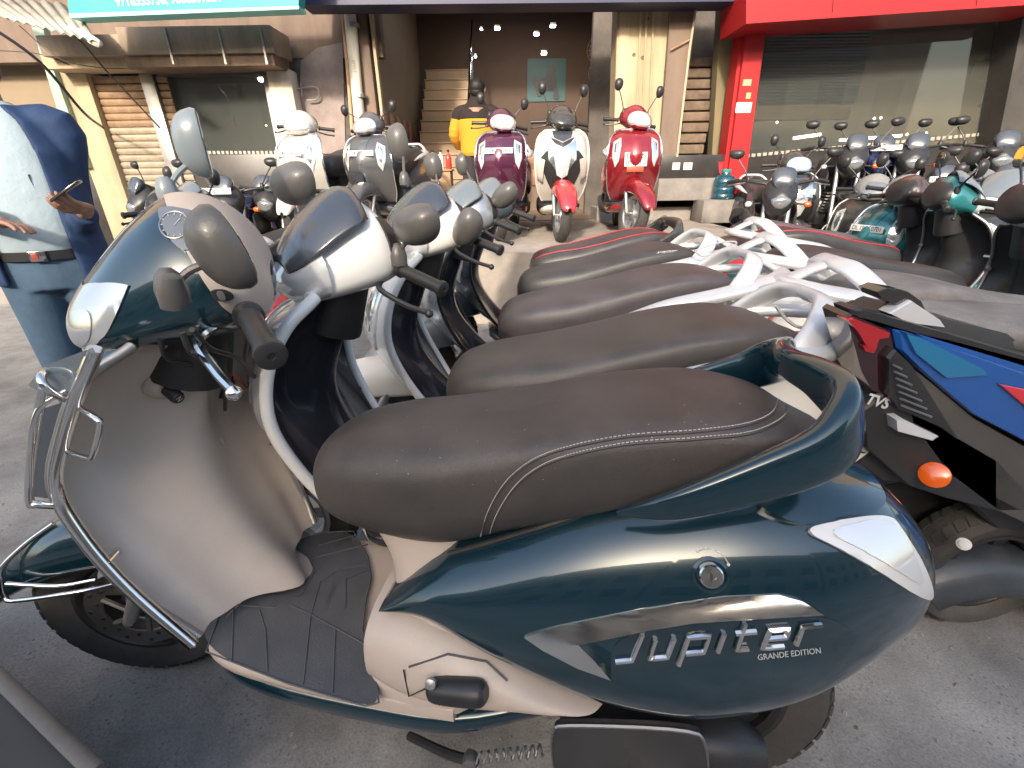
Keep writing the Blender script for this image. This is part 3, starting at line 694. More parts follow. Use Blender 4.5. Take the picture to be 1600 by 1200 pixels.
# chrome guard tubes; pixel + lateral distance -> local
cg=MB()
for pts,r in (([(75,578,.20),(66,585,.225),(66,598,.235),(80,612,.23),(108,625,.21)],.006),([(120,635,.21),(152,655,.225),(156,668,.225),(146,708,.225),(138,716,.22),(106,706,.21)],.0045),
              ([(68,605,.235),(52,690,.24),(46,780,.24),(60,788,.235),(84,790,.22)],.006),([(104,610,.215),(60,640,.24),(48,700,.25),(47,760,.25)],.004)):
    cg.tube([HP(*p) for p in pts],r,10,sm=5)
cg.build('crash_guard',CHR,hero)
cg=MB()
for pts in ([(178,912,.10),(120,925,.14),(30,938,.17),(8,934,.17),(0,905,.17),(4,885,.16),(40,850,.13),(84,818,.10)],[(150,905,.11),(90,915,.14),(10,912,.17)]): cg.tube([HP(*p) for p in pts],.0048,10,sm=5)
cg.build('fender_guard',CHR,hero)
cg=MB(); cg.tube([HP(*p) for p in ((150,545,.205),(128,600,.212),(100,680,.215),(88,760,.215),(130,838,.215),(200,918,.21),(302,1008,.20))],.0105,12,sm=6)
cg.build('shield_guard_tube',CHR,hero); cg=MB(); cg.tube([HP(*p) for p in ((395,600,-.2),(432,690,-.2),(470,765,-.2),(493,815,-.2))],.009,10,sm=5); 
cg.build('shield_guard_tube',CHR,hero)
for a_,b_ in (((181,862,.19),(165,880,.215)),((305,992,.185),(300,1012,.20)),((421,694,-.19),(440,690,-.2)),((475,812,-.19),(494,806,-.2))):
    mb=MB(); mb.tube([HP(*a_),HP(*b_)],.006,8,flat=.5); mb.build('tube_bracket',CHR,hero)
# clear side deflector
cl=mat('smoked_acrylic',(.35,.4,.42),.08,trans=.75,coat=1,alpha=1)
warp_patch([(68,572),(145,543),(150,552),(108,612),(75,620),(44,602)],lambda u,v,o:HP(u,v,.215+o),.0015,3,-.0015).build('side_deflector',cl,hero,flat=True)
warp_patch([(62,640),(100,628),(92,700),(84,780),(52,776)],lambda u,v,o:HP(u,v,.18+o),.002,4,-.002).build('front_grille_panel',SMOKE,hero,flat=True)
# lens and details of the steered cowl
# parts that turn with the bars take the parent of the cowl
hd=h['head']
pi_=math.pi
lp=[(5.0,.50),(5.7,.72),(6.4,1.0),(6.8,pi_/2),(6.4,pi_-1.0),(5.7,pi_-.72),(5.0,pi_-.50),(6.1,pi_+.10),(6.9,pi_+.7),(7.5,pi_+1.15),(7.95,pi_+1.3),(7.95,-1.3),(7.5,-1.15),(6.9,-.7),(6.1,-.10)]
lampW=warp_patch(lp,lambda u,v,o:h['S']@Loft(HEADS).pt(u,v,o),.003,26,-.003).build('headlamp',mat('headlamp_lens',(.52,.54,.55),.12,.45,coat=1),hero,ang=50)
for sg in (0,1):
    q=[(6.0,.42),(6.6,.62),(7.1,.75),(7.3,.2),(7.1,-.35),(6.5,-.15)]; q=[(a,(b if not sg else pi_-b)) for a,b in q]
    warp_patch(round_poly(q),lambda u,v,o:h['S']@Loft(HEADS).pt(u,v,o),.0045,10,.001).build('lamp_bowl',mat('lamp_bowl_metal',(.62,.65,.67),.15,.7,coat=1),lampW,ang=50)
bz=warp_patch([(.15,-.6),(1.8,-.6),(2.7,-.2),(3.2,.3),(3.7,.85),(4.15,pi_/2),(3.7,pi_-.85),(3.2,pi_-.3),(2.7,pi_+.2),(1.8,pi_+.6),(.15,pi_+.6)],lambda u,v,o:h['S']@Loft(HEADS).pt(u,v,o),.003,24,-.003).build('rear_cowl',HBEIGE,hero,ang=50)
dl=hpatch([(248,332),(262,326),(300,332),(325,345),(330,372),(300,395),(280,390),(262,368)],hh,'dial_glass',mat('dial_glass',(.16,.17,.18),.08,coat=1),hd,.006,8,.001)
stroke([[(262+22*math.cos(a)+14,356+20*math.sin(a)) for a in [2*math.pi*k/20 for k in range(21)]]],.0012,hh,'dial_ring',STL,dl,.0068)
stroke([[(276+17*math.cos(a),356+15*math.sin(a)),(276+20*math.cos(a),356+18*math.sin(a))] for a in [2*math.pi*k/12 for k in range(12)]]+[[(276,356),(285,346)]],.0008,hh,'dial_marks',THR,dl,.0068)
sw=hpatch([(325,453),(352,450),(368,466),(338,471)],hh,'lamp_switch',BLK,hd,.009,3,.001)
hpatch([(336,455),(346,453),(352,466),(342,468)],hh,'switch_button',STL,sw,.013,3,.006)
# ---------------------------------------------------------------- ground, platform, street front
FY=6.2; PZ=.57
def asphalt():
    M=mat('dusty_asphalt',(.17,.16,.145),.9)
    t=M.node_tree; N,L=t.nodes,t.links; b=N['Principled BSDF']; tc=N.new('ShaderNodeTexCoord')
    def nz(s,d=5,r=.6):
        n=N.new('ShaderNodeTexNoise'); n.inputs['Scale'].default_value=s; n.inputs['Detail'].default_value=d; n.inputs['Roughness'].default_value=r; L.new(tc.outputs['Object'],n.inputs['Vector']); return n
    r1=N.new('ShaderNodeValToRGB'); r1.color_ramp.elements[0].color=(.17,.16,.148,1); r1.color_ramp.elements[1].color=(.37,.35,.32,1); r1.color_ramp.elements[0].position=.35; r1.color_ramp.elements[1].position=.68
    L.new(nz(2.2,8,.7).outputs[0],r1.inputs[0])
    v=N.new('ShaderNodeTexVoronoi'); v.inputs['Scale'].default_value=85; L.new(tc.outputs['Object'],v.inputs['Vector'])
    sp=N.new('ShaderNodeMapRange'); sp.inputs[1].default_value=.0; sp.inputs[2].default_value=.35; sp.inputs[3].default_value=.45; sp.inputs[4].default_value=1.05; L.new(v.outputs['Distance'],sp.inputs[0])
    fn=nz(170,5,.7); fr=N.new('ShaderNodeMapRange'); fr.inputs[1].default_value=.3; fr.inputs[2].default_value=.7; fr.inputs[3].default_value=.72; fr.inputs[4].default_value=1.25; L.new(fn.outputs[0],fr.inputs[0])
    pn=nz(9,4); pr=N.new('ShaderNodeMapRange'); pr.inputs[1].default_value=.45; pr.inputs[2].default_value=.6; L.new(pn.outputs[0],pr.inputs[0])
    m1=N.new('ShaderNodeMix'); m1.data_type='FLOAT'; m1.inputs[3].default_value=1; L.new(pr.outputs[0],m1.inputs[0]); m1.inputs[2].default_value=1; L.new(sp.outputs[0],m1.inputs[3])
    mm=N.new('ShaderNodeMath'); mm.operation='MULTIPLY'; L.new(m1.outputs[0],mm.inputs[0]); L.new(fr.outputs[0],mm.inputs[1])
    st_=nz(.9,6,.62); s_r=N.new('ShaderNodeMapRange'); s_r.inputs[1].default_value=.38; s_r.inputs[2].default_value=.46; s_r.inputs[3].default_value=.62; L.new(st_.outputs[0],s_r.inputs[0]); m2=N.new('ShaderNodeMath'); m2.operation='MULTIPLY'; L.new(mm.outputs[0],m2.inputs[0]); L.new(s_r.outputs[0],m2.inputs[1]); mm=m2
    sc=N.new('ShaderNodeVectorMath'); sc.operation='SCALE'; L.new(r1.outputs[0],sc.inputs[0]); L.new(mm.outputs[0],sc.inputs['Scale']); L.new(sc.outputs[0],b.inputs['Base Color'])
    bp=N.new('ShaderNodeBump'); bp.inputs['Strength'].default_value=.5; bp.inputs['Distance'].default_value=.004; ad=N.new('ShaderNodeMath'); ad.operation='ADD'; L.new(m1.outputs[0],ad.inputs[0]); L.new(fn.outputs[0],ad.inputs[1]); L.new(ad.outputs[0],bp.inputs['Height']); L.new(bp.outputs[0],b.inputs['Normal'])
    return M
ASP=asphalt()
struct(MB().add([(-60,-60,0),(60,-60,0),(60,60,0),(-60,60,0)],[(0,1,2,3)]).build('ground',ASP,flat=True))
STONE=mat('dusty_stone',(.36,.31,.26),.8,vary=.25,vscale=5,bump=.8,bscale=40)
CONC=mat('old_concrete',(.30,.27,.24),.85,vary=.3,vscale=4,bump=.8,bscale=30)
plat=MB().box((.14,5.55,PZ/2),(4.42,3.7,PZ)).build('raised_pavement',STONE); struct(plat)
plat2=MB().box((7.36,6.1,.14),(10,3.0,.28)).build('low_pavement',CONC); struct(plat2)
plat3=MB().box((-8.08,6.1,.10),(12,3.0,.2)).build('left_pavement',CONC); struct(plat3)
# kerb stones of the platform edge, two steps at the left
e=thing('stone_steps','worn stone steps up to the raised pavement by the white pillar','steps',(-2.35,4.1,0))
for k,(x,y,z,w,d,hh) in enumerate([(0.1,.1,.19,.36,.8,.38),(-.2,.05,.095,.3,.8,.19),(.2,-.55,.14,.5,.34,.28)]):
    MB().box((x,y,z),(w,d,hh),.02).build('step',STONE,e)
# street front: building shell
WALLC=mat('weathered_plaster',(.27,.215,.165),.85,vary=.3,vscale=3,bump=.5,bscale=25,streak=.3)
DKW=mat('dark_stained_wall',(.10,.085,.075),.75,vary=.5,vscale=2.5,bump=.5,bscale=20)
BRN=mat('brown_plaster',(.17,.12,.09),.8,vary=.35,vscale=3,bump=.5,bscale=20,streak=.35)
CRM=mat('cream_plaster',(.42,.33,.21),.8,vary=.22,vscale=4,bump=.5,bscale=18,streak=.3)
PALE=mat('pale_paint',(.58,.50,.40),.7,vary=.2,vscale=5,bump=.3,bscale=25,streak=.25)
TAN=mat('tan_inner_wall',(.24,.18,.115),.7,vary=.12,vscale=1.5)
DARKI=mat('dark_interior',(.035,.026,.022),.8,vary=.3,vscale=2)
BLKW=mat('black_granite',(.02,.018,.018),.3,dust=.4,dustcol=(.12,.1,.09))
def fbox(name,m,px0,py0,px1,py1,Y,depth,parent=None,bev=.004,front=True,kind=None):
    """box whose front face lies in the plane y=Y, from one corner seen in the photograph to the other"""
    a,b=A(px0,py0,Y),A(px1,py1,Y); yr=min((py0+py1)/2,190); x0,x1=sorted((A(px0,yr,Y).x,A(px1,yr,Y).x)); z0,z1=sorted((a.z,b.z))
    return MB().box(((x0+x1)/2,Y+depth/2,(z0+z1)/2),(x1-x0,depth,z1-z0),bev).build(name,m,parent,kind=kind)
def quad(name,m,pts,Y,depth,parent=None):
    P=[A(x,y,Y) for x,y in pts]
    return MB().prism(P,(0,0,0),(0,depth,0)).build(name,m,parent,flat=True)
up=MB().box((0,FY+2.1,6.6),(24,3.9,5.0)).build('upper_storeys',WALLC); tag(up,'plastered upper storeys of the shop building above the signs','building')
# ---- left bay
tag(MB().box((-8.2,FY+1.15,2.2),(13.2,.12,4.4)).build('shop_back_wall',DKW),'dark wall closing the left shops at the back','wall')
tag(MB().box((2.05,FY+1.05,2.2),(1.9,.12,4.4)).build('recess_back_wall',DKW),'dark back wall between the column and the red post','wall')
tag(fbox('plaster_wall',BRN,158,-40,1.0,100,FY+.02,.12) if 0 else MB().box((-4.2,FY+.16,3.4),(5.6,.14,2.1)).build('plaster_wall',BRN),'brown plaster wall above the left shutters','wall')
tag(MB().box((1.9,FY+.2,.36),(1.6,.5,.72)).build('stone_plinth',CONC),'concrete plinth below the ledge beside the red post','plinth')
lb=thing('roller_shutter','narrow half rusty ribbed roller shutter between cream pillar and glass shop','shutter',A(190,270,FY))
lb_loc=Vector(lb.location)
SLT=mat('shutter_slat',(.36,.29,.21),.5,.35,vary=.3,vscale=7,dust=.4)
SLR=mat('rusty_slat',(.30,.19,.11),.6,.25,vary=.35,vscale=9)
n=27; z1=A(190,118,FY).z; z0=.24; xl,xr=A(130,118,FY).x,A(258,118,FY).x
for k in range(n):
    z=z0+(z1-z0)*(k+.5)/n; hh=(z1-z0)/n
    mb=MB(); mb.rings([[Vector((x,y,zz)) for y,zz in ((0,-hh*.5),(-.012,-hh*.46),(-.022,-hh*.1),(-.018,hh*.3),(-.004,hh*.46),(.01,hh*.46),(.01,-hh*.46))] for x in (xl,xr)])
    o=mb.build('slat',SLR if k>n-8 else SLT,lb,Matrix.Translation(Vector((0,FY+.03,z))-lb_loc),ang=30)
def wt(o,par):       # world built mesh becomes a child of a thing
    o.parent=par; o.matrix_parent_inverse=Matrix.Translation(-Vector(par.location)); return o
wt(fbox('guide_rail',STL,238,112,258,380,FY-.03,.08),lb); 
o=tag(fbox('plaster_pillar',CRM,112,112,158,380,FY-.06,.25),'cream plaster pillar with peeling paint left of the narrow shutter','pillar')
gp=quad('green_post',mat('green_paint',(.33,.45,.36),.55,vary=.25,vscale=6),[(48,38),(66,38),(80,100),(138,262),(118,262)],FY-.12,.08); tag(gp,'pale green painted steel post at the far left','post')
o=tag(fbox('shop_wall',TAN,-260,-20,96,262,FY+.35,.1),'tan rendered wall recessed behind the green post','wall')
o=tag(fbox('black_plinth',BLKW,-260,240,140,400,FY+.05,.3),'black plinth under the tan wall at the far left','plinth')
sh=thing('shutter_housing','long brown rusty roller shutter housing above the glass shop','shutter box',A(330,80,FY-.3))
RUST=mat('rusty_sheet',(.19,.13,.09),.6,.3,vary=.35,vscale=5,bump=.3,bscale=30,streak=.3)
wt(fbox('upper_sheet',mat('faded_sheet',(.25,.195,.145),.6,.2,vary=.3,vscale=5,streak=.3),185,42,425,82,FY-.45,.45),sh)
wt(fbox('lower_sheet',RUST,195,82,428,102,FY-.40,.38),sh); wt(fbox('left_sheet',mat('faded_sheet',(.36,.27,.19)),60,55,190,86,FY-.42,.4),sh); wt(fbox('left_fascia',CRM,66,86,200,106,FY-.3,.3),sh)
for px in (262,345,410): wt(fbox('rivet_strap',STL,px,44,px+3,100,FY-.465,.02,bev=0),sh)
gs=thing('glass_shop_window','left shop window with cream wall behind it and a small lamp','window',A(340,230,FY))
wt(fbox('back_panel',mat('cream_grey_wall',(.36,.32,.27),.6,vary=.1,vscale=1),246,108,436,244,FY+.7,.05),gs)
wt(fbox('pane',mat('window_glass',(.5,.53,.5),.02,trans=.92,spec=.5),262,116,432,240,FY+.10,.008,bev=0),gs)
FR=mat('dark_steel_frame',(.05,.045,.04),.5,.4,dust=.3)
wt(fbox('frame',FR,244,106,434,116,FY-.05,.18),gs); wt(fbox('frame',FR,252,106,262,390,FY+.0,.15),gs); wt(fbox('frame',STL,424,116,436,390,FY-.02,.15),gs)
wt(fbox('base',BLKW,262,243,440,390,FY+.02,.2),gs)
BOR=mat('patterned_border',(.35,.32,.27),.6)
for k in range(24): wt(fbox('border_tile',BOR,264+k*7,236,268.5+k*7,241,FY+.02,.01,bev=0),gs)
o=fbox('power_box',mat('beige_box',(.4,.3,.2),.6),348,182,366,198,FY+.68,.03); wt(o,gs)
LAMP=mat('lit_lamp',(1,.95,.9),.4,emit=(1,.95,.88,14))
wt(MB().lathe([(.0,-.03),(.025,-.02),(.033,0),(.025,.02),(0,.03)],Matrix.Translation(A(408,124,FY+.2)),14).build('lamp_bulb',LAMP),gs)
for k in range(5): wt(MB().lathe([(.0,-.01),(.01,0),(0,.01)],Matrix.Translation(A(417+random.uniform(-3,5),196+k*3,FY+.4)),8).build('lamp_reflection_bulb' if 0 else 'lamp_glint',LAMP),gs) if k<1 else None  # glowing bead set in as the reflection of the lamp
o=tag(fbox('white_pillar',PALE,431,108,466,390,FY-.10,.3),'sunlit white painted pillar between left shop and dark wall','pillar')
o=tag(fbox('dark_wall_panel',DKW,447,2,548,390,FY+.10,.2),'dark stained wall panel left of the drain pipe','wall')  # upper part left dark as the shaded wall above the sunlit patch
SUNP=mat('sunlit_mauve',(.28,.22,.20),.7,vary=.35,vscale=4,bump=.3)
quad('sunlit_patch',SUNP,[(470,95),(495,75),(535,66),(540,240),(466,240)],FY+.085,.02,o)['label']='painted sunlight on the dark wall, lighter mauve with a slanted top'  # sunlight painted as a lighter sheet, slanted edge follows the shadow boundary
mb=MB(); P=[A(x,y,FY+.03) for x,y in ((464,140),(478,136),(495,137),(498,150),(492,156),(480,157))]; mb.tube(P,.008,8,sm=4); mb.tube([A(470,128,FY+.04),A(472,150,FY+.04)],.006,6); tag(mb.build('tap_pipe',STL),'thin bent water tap pipe on the dark wall','pipe')
mb=MB(); mb.tube([A(534,-20,FY-.12),A(552,100,FY-.12),A(566,210,FY-.12)],.012,8); 
dp=thing('drain_pipe','pale vertical drain pipe beside the doorway with printed lettering','pipe',A(555,100,FY-.1))
wt(MB().tube([A(541,-40,FY-.1),A(552,80,FY-.1),A(564,210,FY-.1),A(566,300,FY-.1)],.062,18).build('pipe_tube',mat('pipe_cream',(.62,.58,.48),.5,vary=.18,vscale=5,streak=.2)),dp)
wt(MB().tube([A(531,-40,FY-.06),A(541,80,FY-.06),A(551,210,FY-.06),A(553,300,FY-.06)],.022,10).build('conduit',mat('orange_brown_conduit',(.5,.3,.18),.6),),dp)
for yy in (40,150):
    c=A(549+yy*.09,yy,FY-.1); wt(MB().lathe([(.066,-.02),(.068,0),(.066,.02)],Matrix.Translation(c),18).build('pipe_collar',STL),dp)
text_part('SFWF',.05,frame_M(A(553,104,FY-.165),(0,0,-1),(1,0,0)),mat('faint_print',(.35,.33,.3),.7),dp,name='pipe_lettering').matrix_parent_inverse=Matrix.Translation(-Vector(dp.location))
o=tag(fbox('door_frame_post',BRN,566,2,586,300,FY-.04,.28),'brown door frame post right of the drain pipe','door frame')
# ---- stair hall
BACKY=9.4
hall=thing('stair_hall','open ground floor hall with tan side wall and dark back wall','hall',(0,7.5,PZ))
xl=A(586,100,FY).x; xr=A(966,100,FY).x; zt=3.6
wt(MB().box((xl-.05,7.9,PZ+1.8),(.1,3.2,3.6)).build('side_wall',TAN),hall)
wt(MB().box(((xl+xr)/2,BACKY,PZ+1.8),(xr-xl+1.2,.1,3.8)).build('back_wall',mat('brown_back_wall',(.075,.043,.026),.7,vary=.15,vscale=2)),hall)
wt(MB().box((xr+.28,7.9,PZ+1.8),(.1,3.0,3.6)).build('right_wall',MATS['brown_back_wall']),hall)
wt(MB().box(((xl+xr)/2,7.9,4.05),(xr-xl+1,3.2,.1)).build('ceiling',mat('dark_ceiling',(.012,.010,.010),.9)),hall)  # shade put into the near-black ceiling colour against bounced light
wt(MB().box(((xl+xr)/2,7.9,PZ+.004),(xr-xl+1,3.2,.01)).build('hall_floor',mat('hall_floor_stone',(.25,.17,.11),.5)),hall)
# marble dado tiles on the side wall
MARB=mat('brown_marble',(.30,.16,.10),.35,vary=.6,vscale=14,coat=.4)
for i in range(6):
    for j in range(4):
        wt(MB().box((xl+.012,6.38+i*.40,PZ+.22+j*.30),(.016,.392,.292),.003).build('marble_tile',MARB),hall)
wt(MB().box((xl+.012,6.245,PZ+1.4),(.03,.10,2.8)).build('corner_trim',CRM),hall)
# counter
ctr=thing('patterned_counter','low counter faced with brown patterned tiles at the back of the hall','counter',(.55,8.2,PZ))
for i in range(9): 
    for j in range(2): wt(MB().box((-.05+i*.2,8.0,PZ+.5+j*.24),(.194,.03,.234),.004).build('patterned_tile',MARB),ctr)
wt(MB().box((.75,8.2,PZ+.34),(1.8,.36,.68)).build('counter_body',BRN),ctr)
# stairs: rise away from the street
STM=mat('stair_stone',(.33,.23,.14),.55,vary=.15,vscale=4,bump=.2)
stz=thing('staircase','sunlit stone staircase climbing away inside the hall','stairs',(A(690,200,7.2).x,7.1,PZ))
sx=(A(640,200,7.1).x+A(722,200,7.1).x)/2; swd=.78
for k in range(20):
    z=PZ+.165*k; y=6.95+.19*k
    wt(MB().box((sx,y+.095,z+.0825),(swd,.19,.165),0).build('riser',STM),stz)
    wt(MB().box((sx,y+.088,z+.170),(swd+.02,.215,.016),.004).build('tread',mat('tread_slab',(.36,.26,.17),.4)),stz)
rl=thing('stair_railing','steel handrail with balusters up the right side of the staircase','railing',(sx+.42,6.9,PZ))
mb=MB(); rp=[(sx+.43,6.85,PZ+.02),(sx+.43,6.85,PZ+.95),(sx+.43,6.95,PZ+1.0),(sx+.43,9.0,PZ+2.75)]; wt(mb.tube(rp,.02,10).build('handrail',CHR),rl)
for k in range(10):
    y=6.95+.19*k; wt(MB().tube([(sx+.43,y,PZ+.165*k+.1),(sx+.43,y,PZ+.98+.162*k)],.009,8).build('baluster',CHR),rl)
# poster, fans, ceiling lamps
ps=thing('poster','teal poster of a parked classic scooter on the back wall','poster',A(856,125,BACKY-.08))
wt(fbox('print',mat('teal_print',(.02,.075,.075),.5),824,92,884,158,BACKY-.07,.012,bev=0),ps)
BY=BACKY-.078
def flat_px(name,pts,m,Y,par): 
    o=MB().prism([A(x,y,Y) for x,y in pts],(0,0,0),(0,-.004,0)).build(name,m,flat=True); return wt(o,par)
PB=mat('print_dark',(.02,.022,.025),.4)
flat_px('scooter_print',[(833,120),(846,124),(853,122),(856,108),(852,104),(864,102),(868,108),(866,116),(870,126),(872,146),(866,150),(864,140),(852,142),(848,147),(838,146),(836,138),(832,130)],PB,BY,ps)
for x,y in ((843,145),(869,150)): wt(MB().lathe([(.055,0),(.055,.006)],align(A(x,y,BY),A(x,y,BY)-Vector((0,1,0))),16).build('wheel_print',PB),ps)
for i,(x,y) in enumerate(((936,78),(938,114))):
    f=thing('wall_fan',['dusty upper wall fan in the hall','lower wall fan hanging under the other fan in the hall'][i],'fan',A(x,y,8.0))
    D=align((0,0,0),(-.25,-1,-.1)); mb=MB(); 
    for r in (.05,.09,.13,.17): mb.tube([Vector((r*math.cos(a),r*math.sin(a),.03-.02*r*5)) for a in [2*math.pi*k/24 for k in range(24)]],.0025,5,closed=True)
    for k in range(16): a=2*math.pi*k/16; mb.tube([(.02*math.cos(a),.02*math.sin(a),.04),(.17*math.cos(a),.17*math.sin(a),.0)],.002,4)
    mb.build('fan_cage',STL,f,D)
    mb=MB()
    for k in range(3): a=2*math.pi*k/3; mb.prism([Vector((.02*math.cos(a),.02*math.sin(a),0)),Vector((.15*math.cos(a-.4),.15*math.sin(a-.4),.012)),Vector((.15*math.cos(a+.4),.15*math.sin(a+.4),-.012))],(0,0,0),(0,0,.003))
    mb.build('fan_blades',BLK,f,D); MB().lathe([(.04,-.10),(.045,-.03),(.02,0)],D,14).build('fan_motor',BLK,f)
CL=mat('ceiling_light',(1,1,1),.4,emit=(.86,.86,1,22))
for i,(x,y) in enumerate(((777,44),(838,53),(864,40),(953,34),(952,47),(850,83),(752,45),(743,88))):
    t_=thing('ceiling_lamp',['first small square ceiling lamp right of the stair railing','second ceiling lamp in the hall','third ceiling lamp in the hall','upper of the two ceiling lamps near the column','lower of the two ceiling lamps near the column','lowest ceiling lamp just over the poster','small ceiling lamp at the top of the railing','small lamp glinting low behind the railing'][i],'lamp',A(x,y,8.6),group='ceiling lamps in the hall')
    w=.075 if i<6 else .03
    MB().box((0,0,0),(w*1.2,w*1.2,.03),.004).build('lamp_housing',STL,t_,Matrix.Translation((0,.0,.018))); MB().box((0,-.0,-.0),(w,w,.03),.004).build('lamp_diffuser',CL,t_)
# things beside the stairs
bx=thing('wooden_cabinet','small wooden cabinet with clutter in front of the stairs','cabinet',A(680,300,6.5))
WD=mat('old_wood',(.35,.21,.11),.6,vary=.3,vscale=8)
wt(MB().box((A(682,290,6.6).x,6.6,PZ+.30),(.42,.3,.6),.008).build('cabinet_body',WD),bx); wt(MB().box((A(682,290,6.6).x,6.6,PZ+.61),(.46,.34,.02),.004).build('cabinet_top',WD),bx)
for i,(x,c_,nm,lb_) in enumerate(((676,(.5,.5,.5),'glass_jar','grey glass jar standing on the wooden cabinet'),(688,(.6,.62,.6),'water_bottle','clear bottle on the wooden cabinet'),(700,(.5,.05,.04),'red_can','red can on the right end of the cabinet'))):
    p=A(x,240,6.55); j=thing(nm,lb_,nm.split('_')[1],(p.x,6.55,PZ+.62)); MB().lathe([(.035,0),(.038,.02),(.038,.13),(.03,.16),(.015,.18),(.015,.20)],None,14).build('vessel',mat(nm+'_m',c_,.2,coat=.5),j); MB().lathe([(.018,.20),(.018,.225),(.0,.228)],None,12).build('cap',BLK,j)
# ---- column and right recess
co=thing('cream_column','sunlit cream column right of the doorway with cable conduits','column',(1.35,FY,PZ))
def wq(name,m,pts,Y,depth,par): return wt(quad(name,m,pts,Y,depth),par)
wq('column_shaft',CRM,[(966,-10),(1048,-10),(1034,245),(958,245)],FY-.12,.3,co)
wq('column_edge',mat('column_edge_paint',(.48,.37,.24),.75,vary=.25,vscale=4,streak=.3),[(971,-10),(986,-10),(974,245),(957,245)],FY-.135,.3,co)  # edge strip in a slightly lighter cream than the shaft
for k,(a_,b_) in enumerate((((1003,-10),(992,240)),((1012,-10),(1001,240)),((1022,-10),(1013,240)))): wt(MB().tube([A(*a_,FY-.15),A(*b_,FY-.15)],.011,8).build('cable_conduit',CRM),co)
for k in range(7):
    x,y=random.uniform(985,1040),random.uniform(10,230); wt(MB().lathe([(.02,0),(.014,.008),(.004,.003)],align(A(x,y,FY-.12),A(x,y,FY-.12)-Vector((0,1,0))),10).build('plaster_chip',BRN),co)
bo=thing('brown_board','weathered brown board panel leaning right of the cream column','board',(1.6,FY,PZ))
wq('board',BRN,[(1050,-10),(1092,-10),(1058,245),(1030,245)],FY-.2,.06,bo); wt(MB().tube([A(1091,-10,FY-.22),A(1077,80,FY-.22),A(1058,245,FY-.22)],.012,6).build('board_edge',mat('pale_wood',(.5,.38,.26),.7)),bo)
wt(MB().tube([A(1048,78,FY-.23),A(1078,62,FY-.23)],.008,6).build('rope',WD),bo)
rw=thing('brick_recess','dim recess with stepped rough masonry beside the red post','recess',(2.0,FY+.5,PZ))
wq('recess_back',DKW,[(1050,-10),(1200,-10),(1150,250),(1040,250)],FY+.6,.1,rw)
wq('recess_side',mat('mossy_plaster',(.19,.155,.085),.85,vary=.4,vscale=4,streak=.4),[(1128,-10),(1178,-10),(1142,250),(1112,250)],FY+.05,.15,rw)
for k in range(9): wt(fbox('masonry_block',mat('rough_masonry',(.17,.12,.085),.9,vary=.4,vscale=9,bump=1,bscale=25),1068+random.uniform(-4,3)-k*.6,90+k*17,1116-k*1.2,104+k*17,FY+.35-.03*k,.2,bev=.015),rw)
tag(fbox('black_ledge',BLKW,1022,243,1146,278,FY-.22,.2),'black granite ledge with papers stuck on it beside the red post','ledge')
pav=tag(fbox('grey_ledge',mat('grey_render',(.22,.20,.18),.8,vary=.3,vscale=5),1040,279,1146,312,FY-.3,.25),'dusty grey step below the black ledge','step')
for i,(x0,x1,c_) in enumerate(((1059,1071,(.65,.5,.5)),(1077,1091,(.6,.58,.52)))): tag(fbox('paper_notice',mat('paper%d'%i,c_,.7),x0,254,x1,265,FY-.226,.003,bev=0),['pink paper notice stuck on the black ledge, left one','pale paper notice stuck on the black ledge, right one'][i],'notice')
# red frame
RED=mat('red_signboard',(.40,.010,.013),.5,coat=.1,vary=.08,vscale=3)
rf_=thing('red_shop_front','bright red sign frame around the right shop window','shop front',(2.4,FY-.1,PZ))
wq('red_post',RED,[(1168,38),(1198,38),(1160,318),(1132,318)],FY-.3,.3,rf_)
wq('red_post_side',RED,[(1160,38),(1167.5,38),(1131.5,318),(1124,318)],FY-.25,.2,rf_)
for a_,b_,c_ in ((1170,1700,-60),): wq('red_fascia',RED,[(1166,-60),(1720,-75),(1720,0),(1166,37)],FY-.75,.6,rf_)
for x in (1305,1530): wt(MB().tube([A(x,-50,FY-.755),A(x-4,19 if x==1305 else 9,FY-.755)],.003,4).build('fascia_joint',BLK),rf_)
STK=mat('sticker_white',(.75,.70,.62),.5)
for i,(x0,y0,x1,y1,m_) in enumerate(((1150,160,1174,176,STK),(1161,124,1174,134,mat('sticker_olive',(.35,.33,.2),.5)),(1166,145,1173,154,mat('sticker_gold',(.6,.45,.2),.5)))): wt(fbox('sticker',m_,x0,y0,x1,y1,FY-.306,.003,bev=0),rf_)
# right shop window
rs_=thing('right_shop_window','wide right shop window showing a tan room with green blinds','window',(4,FY,PZ))
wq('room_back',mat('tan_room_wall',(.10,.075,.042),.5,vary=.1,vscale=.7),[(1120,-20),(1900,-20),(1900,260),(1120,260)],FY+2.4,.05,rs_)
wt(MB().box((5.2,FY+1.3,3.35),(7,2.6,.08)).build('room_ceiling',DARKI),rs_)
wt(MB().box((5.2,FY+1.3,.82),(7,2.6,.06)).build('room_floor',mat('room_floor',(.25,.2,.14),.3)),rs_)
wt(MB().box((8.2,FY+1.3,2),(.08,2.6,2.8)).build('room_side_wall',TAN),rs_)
GRN=mat('green_blind',(.028,.042,.03),.5)
z1=A(1200,28,FY+.35).z; z0=A(1200,160,FY+.35).z; x0,x1=A(1192,100,FY+.35).x,A(1352,100,FY+.35).x
for k in range(26):
    z=z0+(z1-z0)*(k+.5)/26
    wt(MB().box(((x0+x1)/2,FY+.35,z),(x1-x0,.035,.006),0,Matrix.Rotation(.9,4,'X')).build('blind_slat',GRN),rs_)
wt(fbox('blind_backing',mat('green_backing',(.02,.03,.022),.7),1190,26,1352,162,FY+.40,.01,bev=0),rs_)
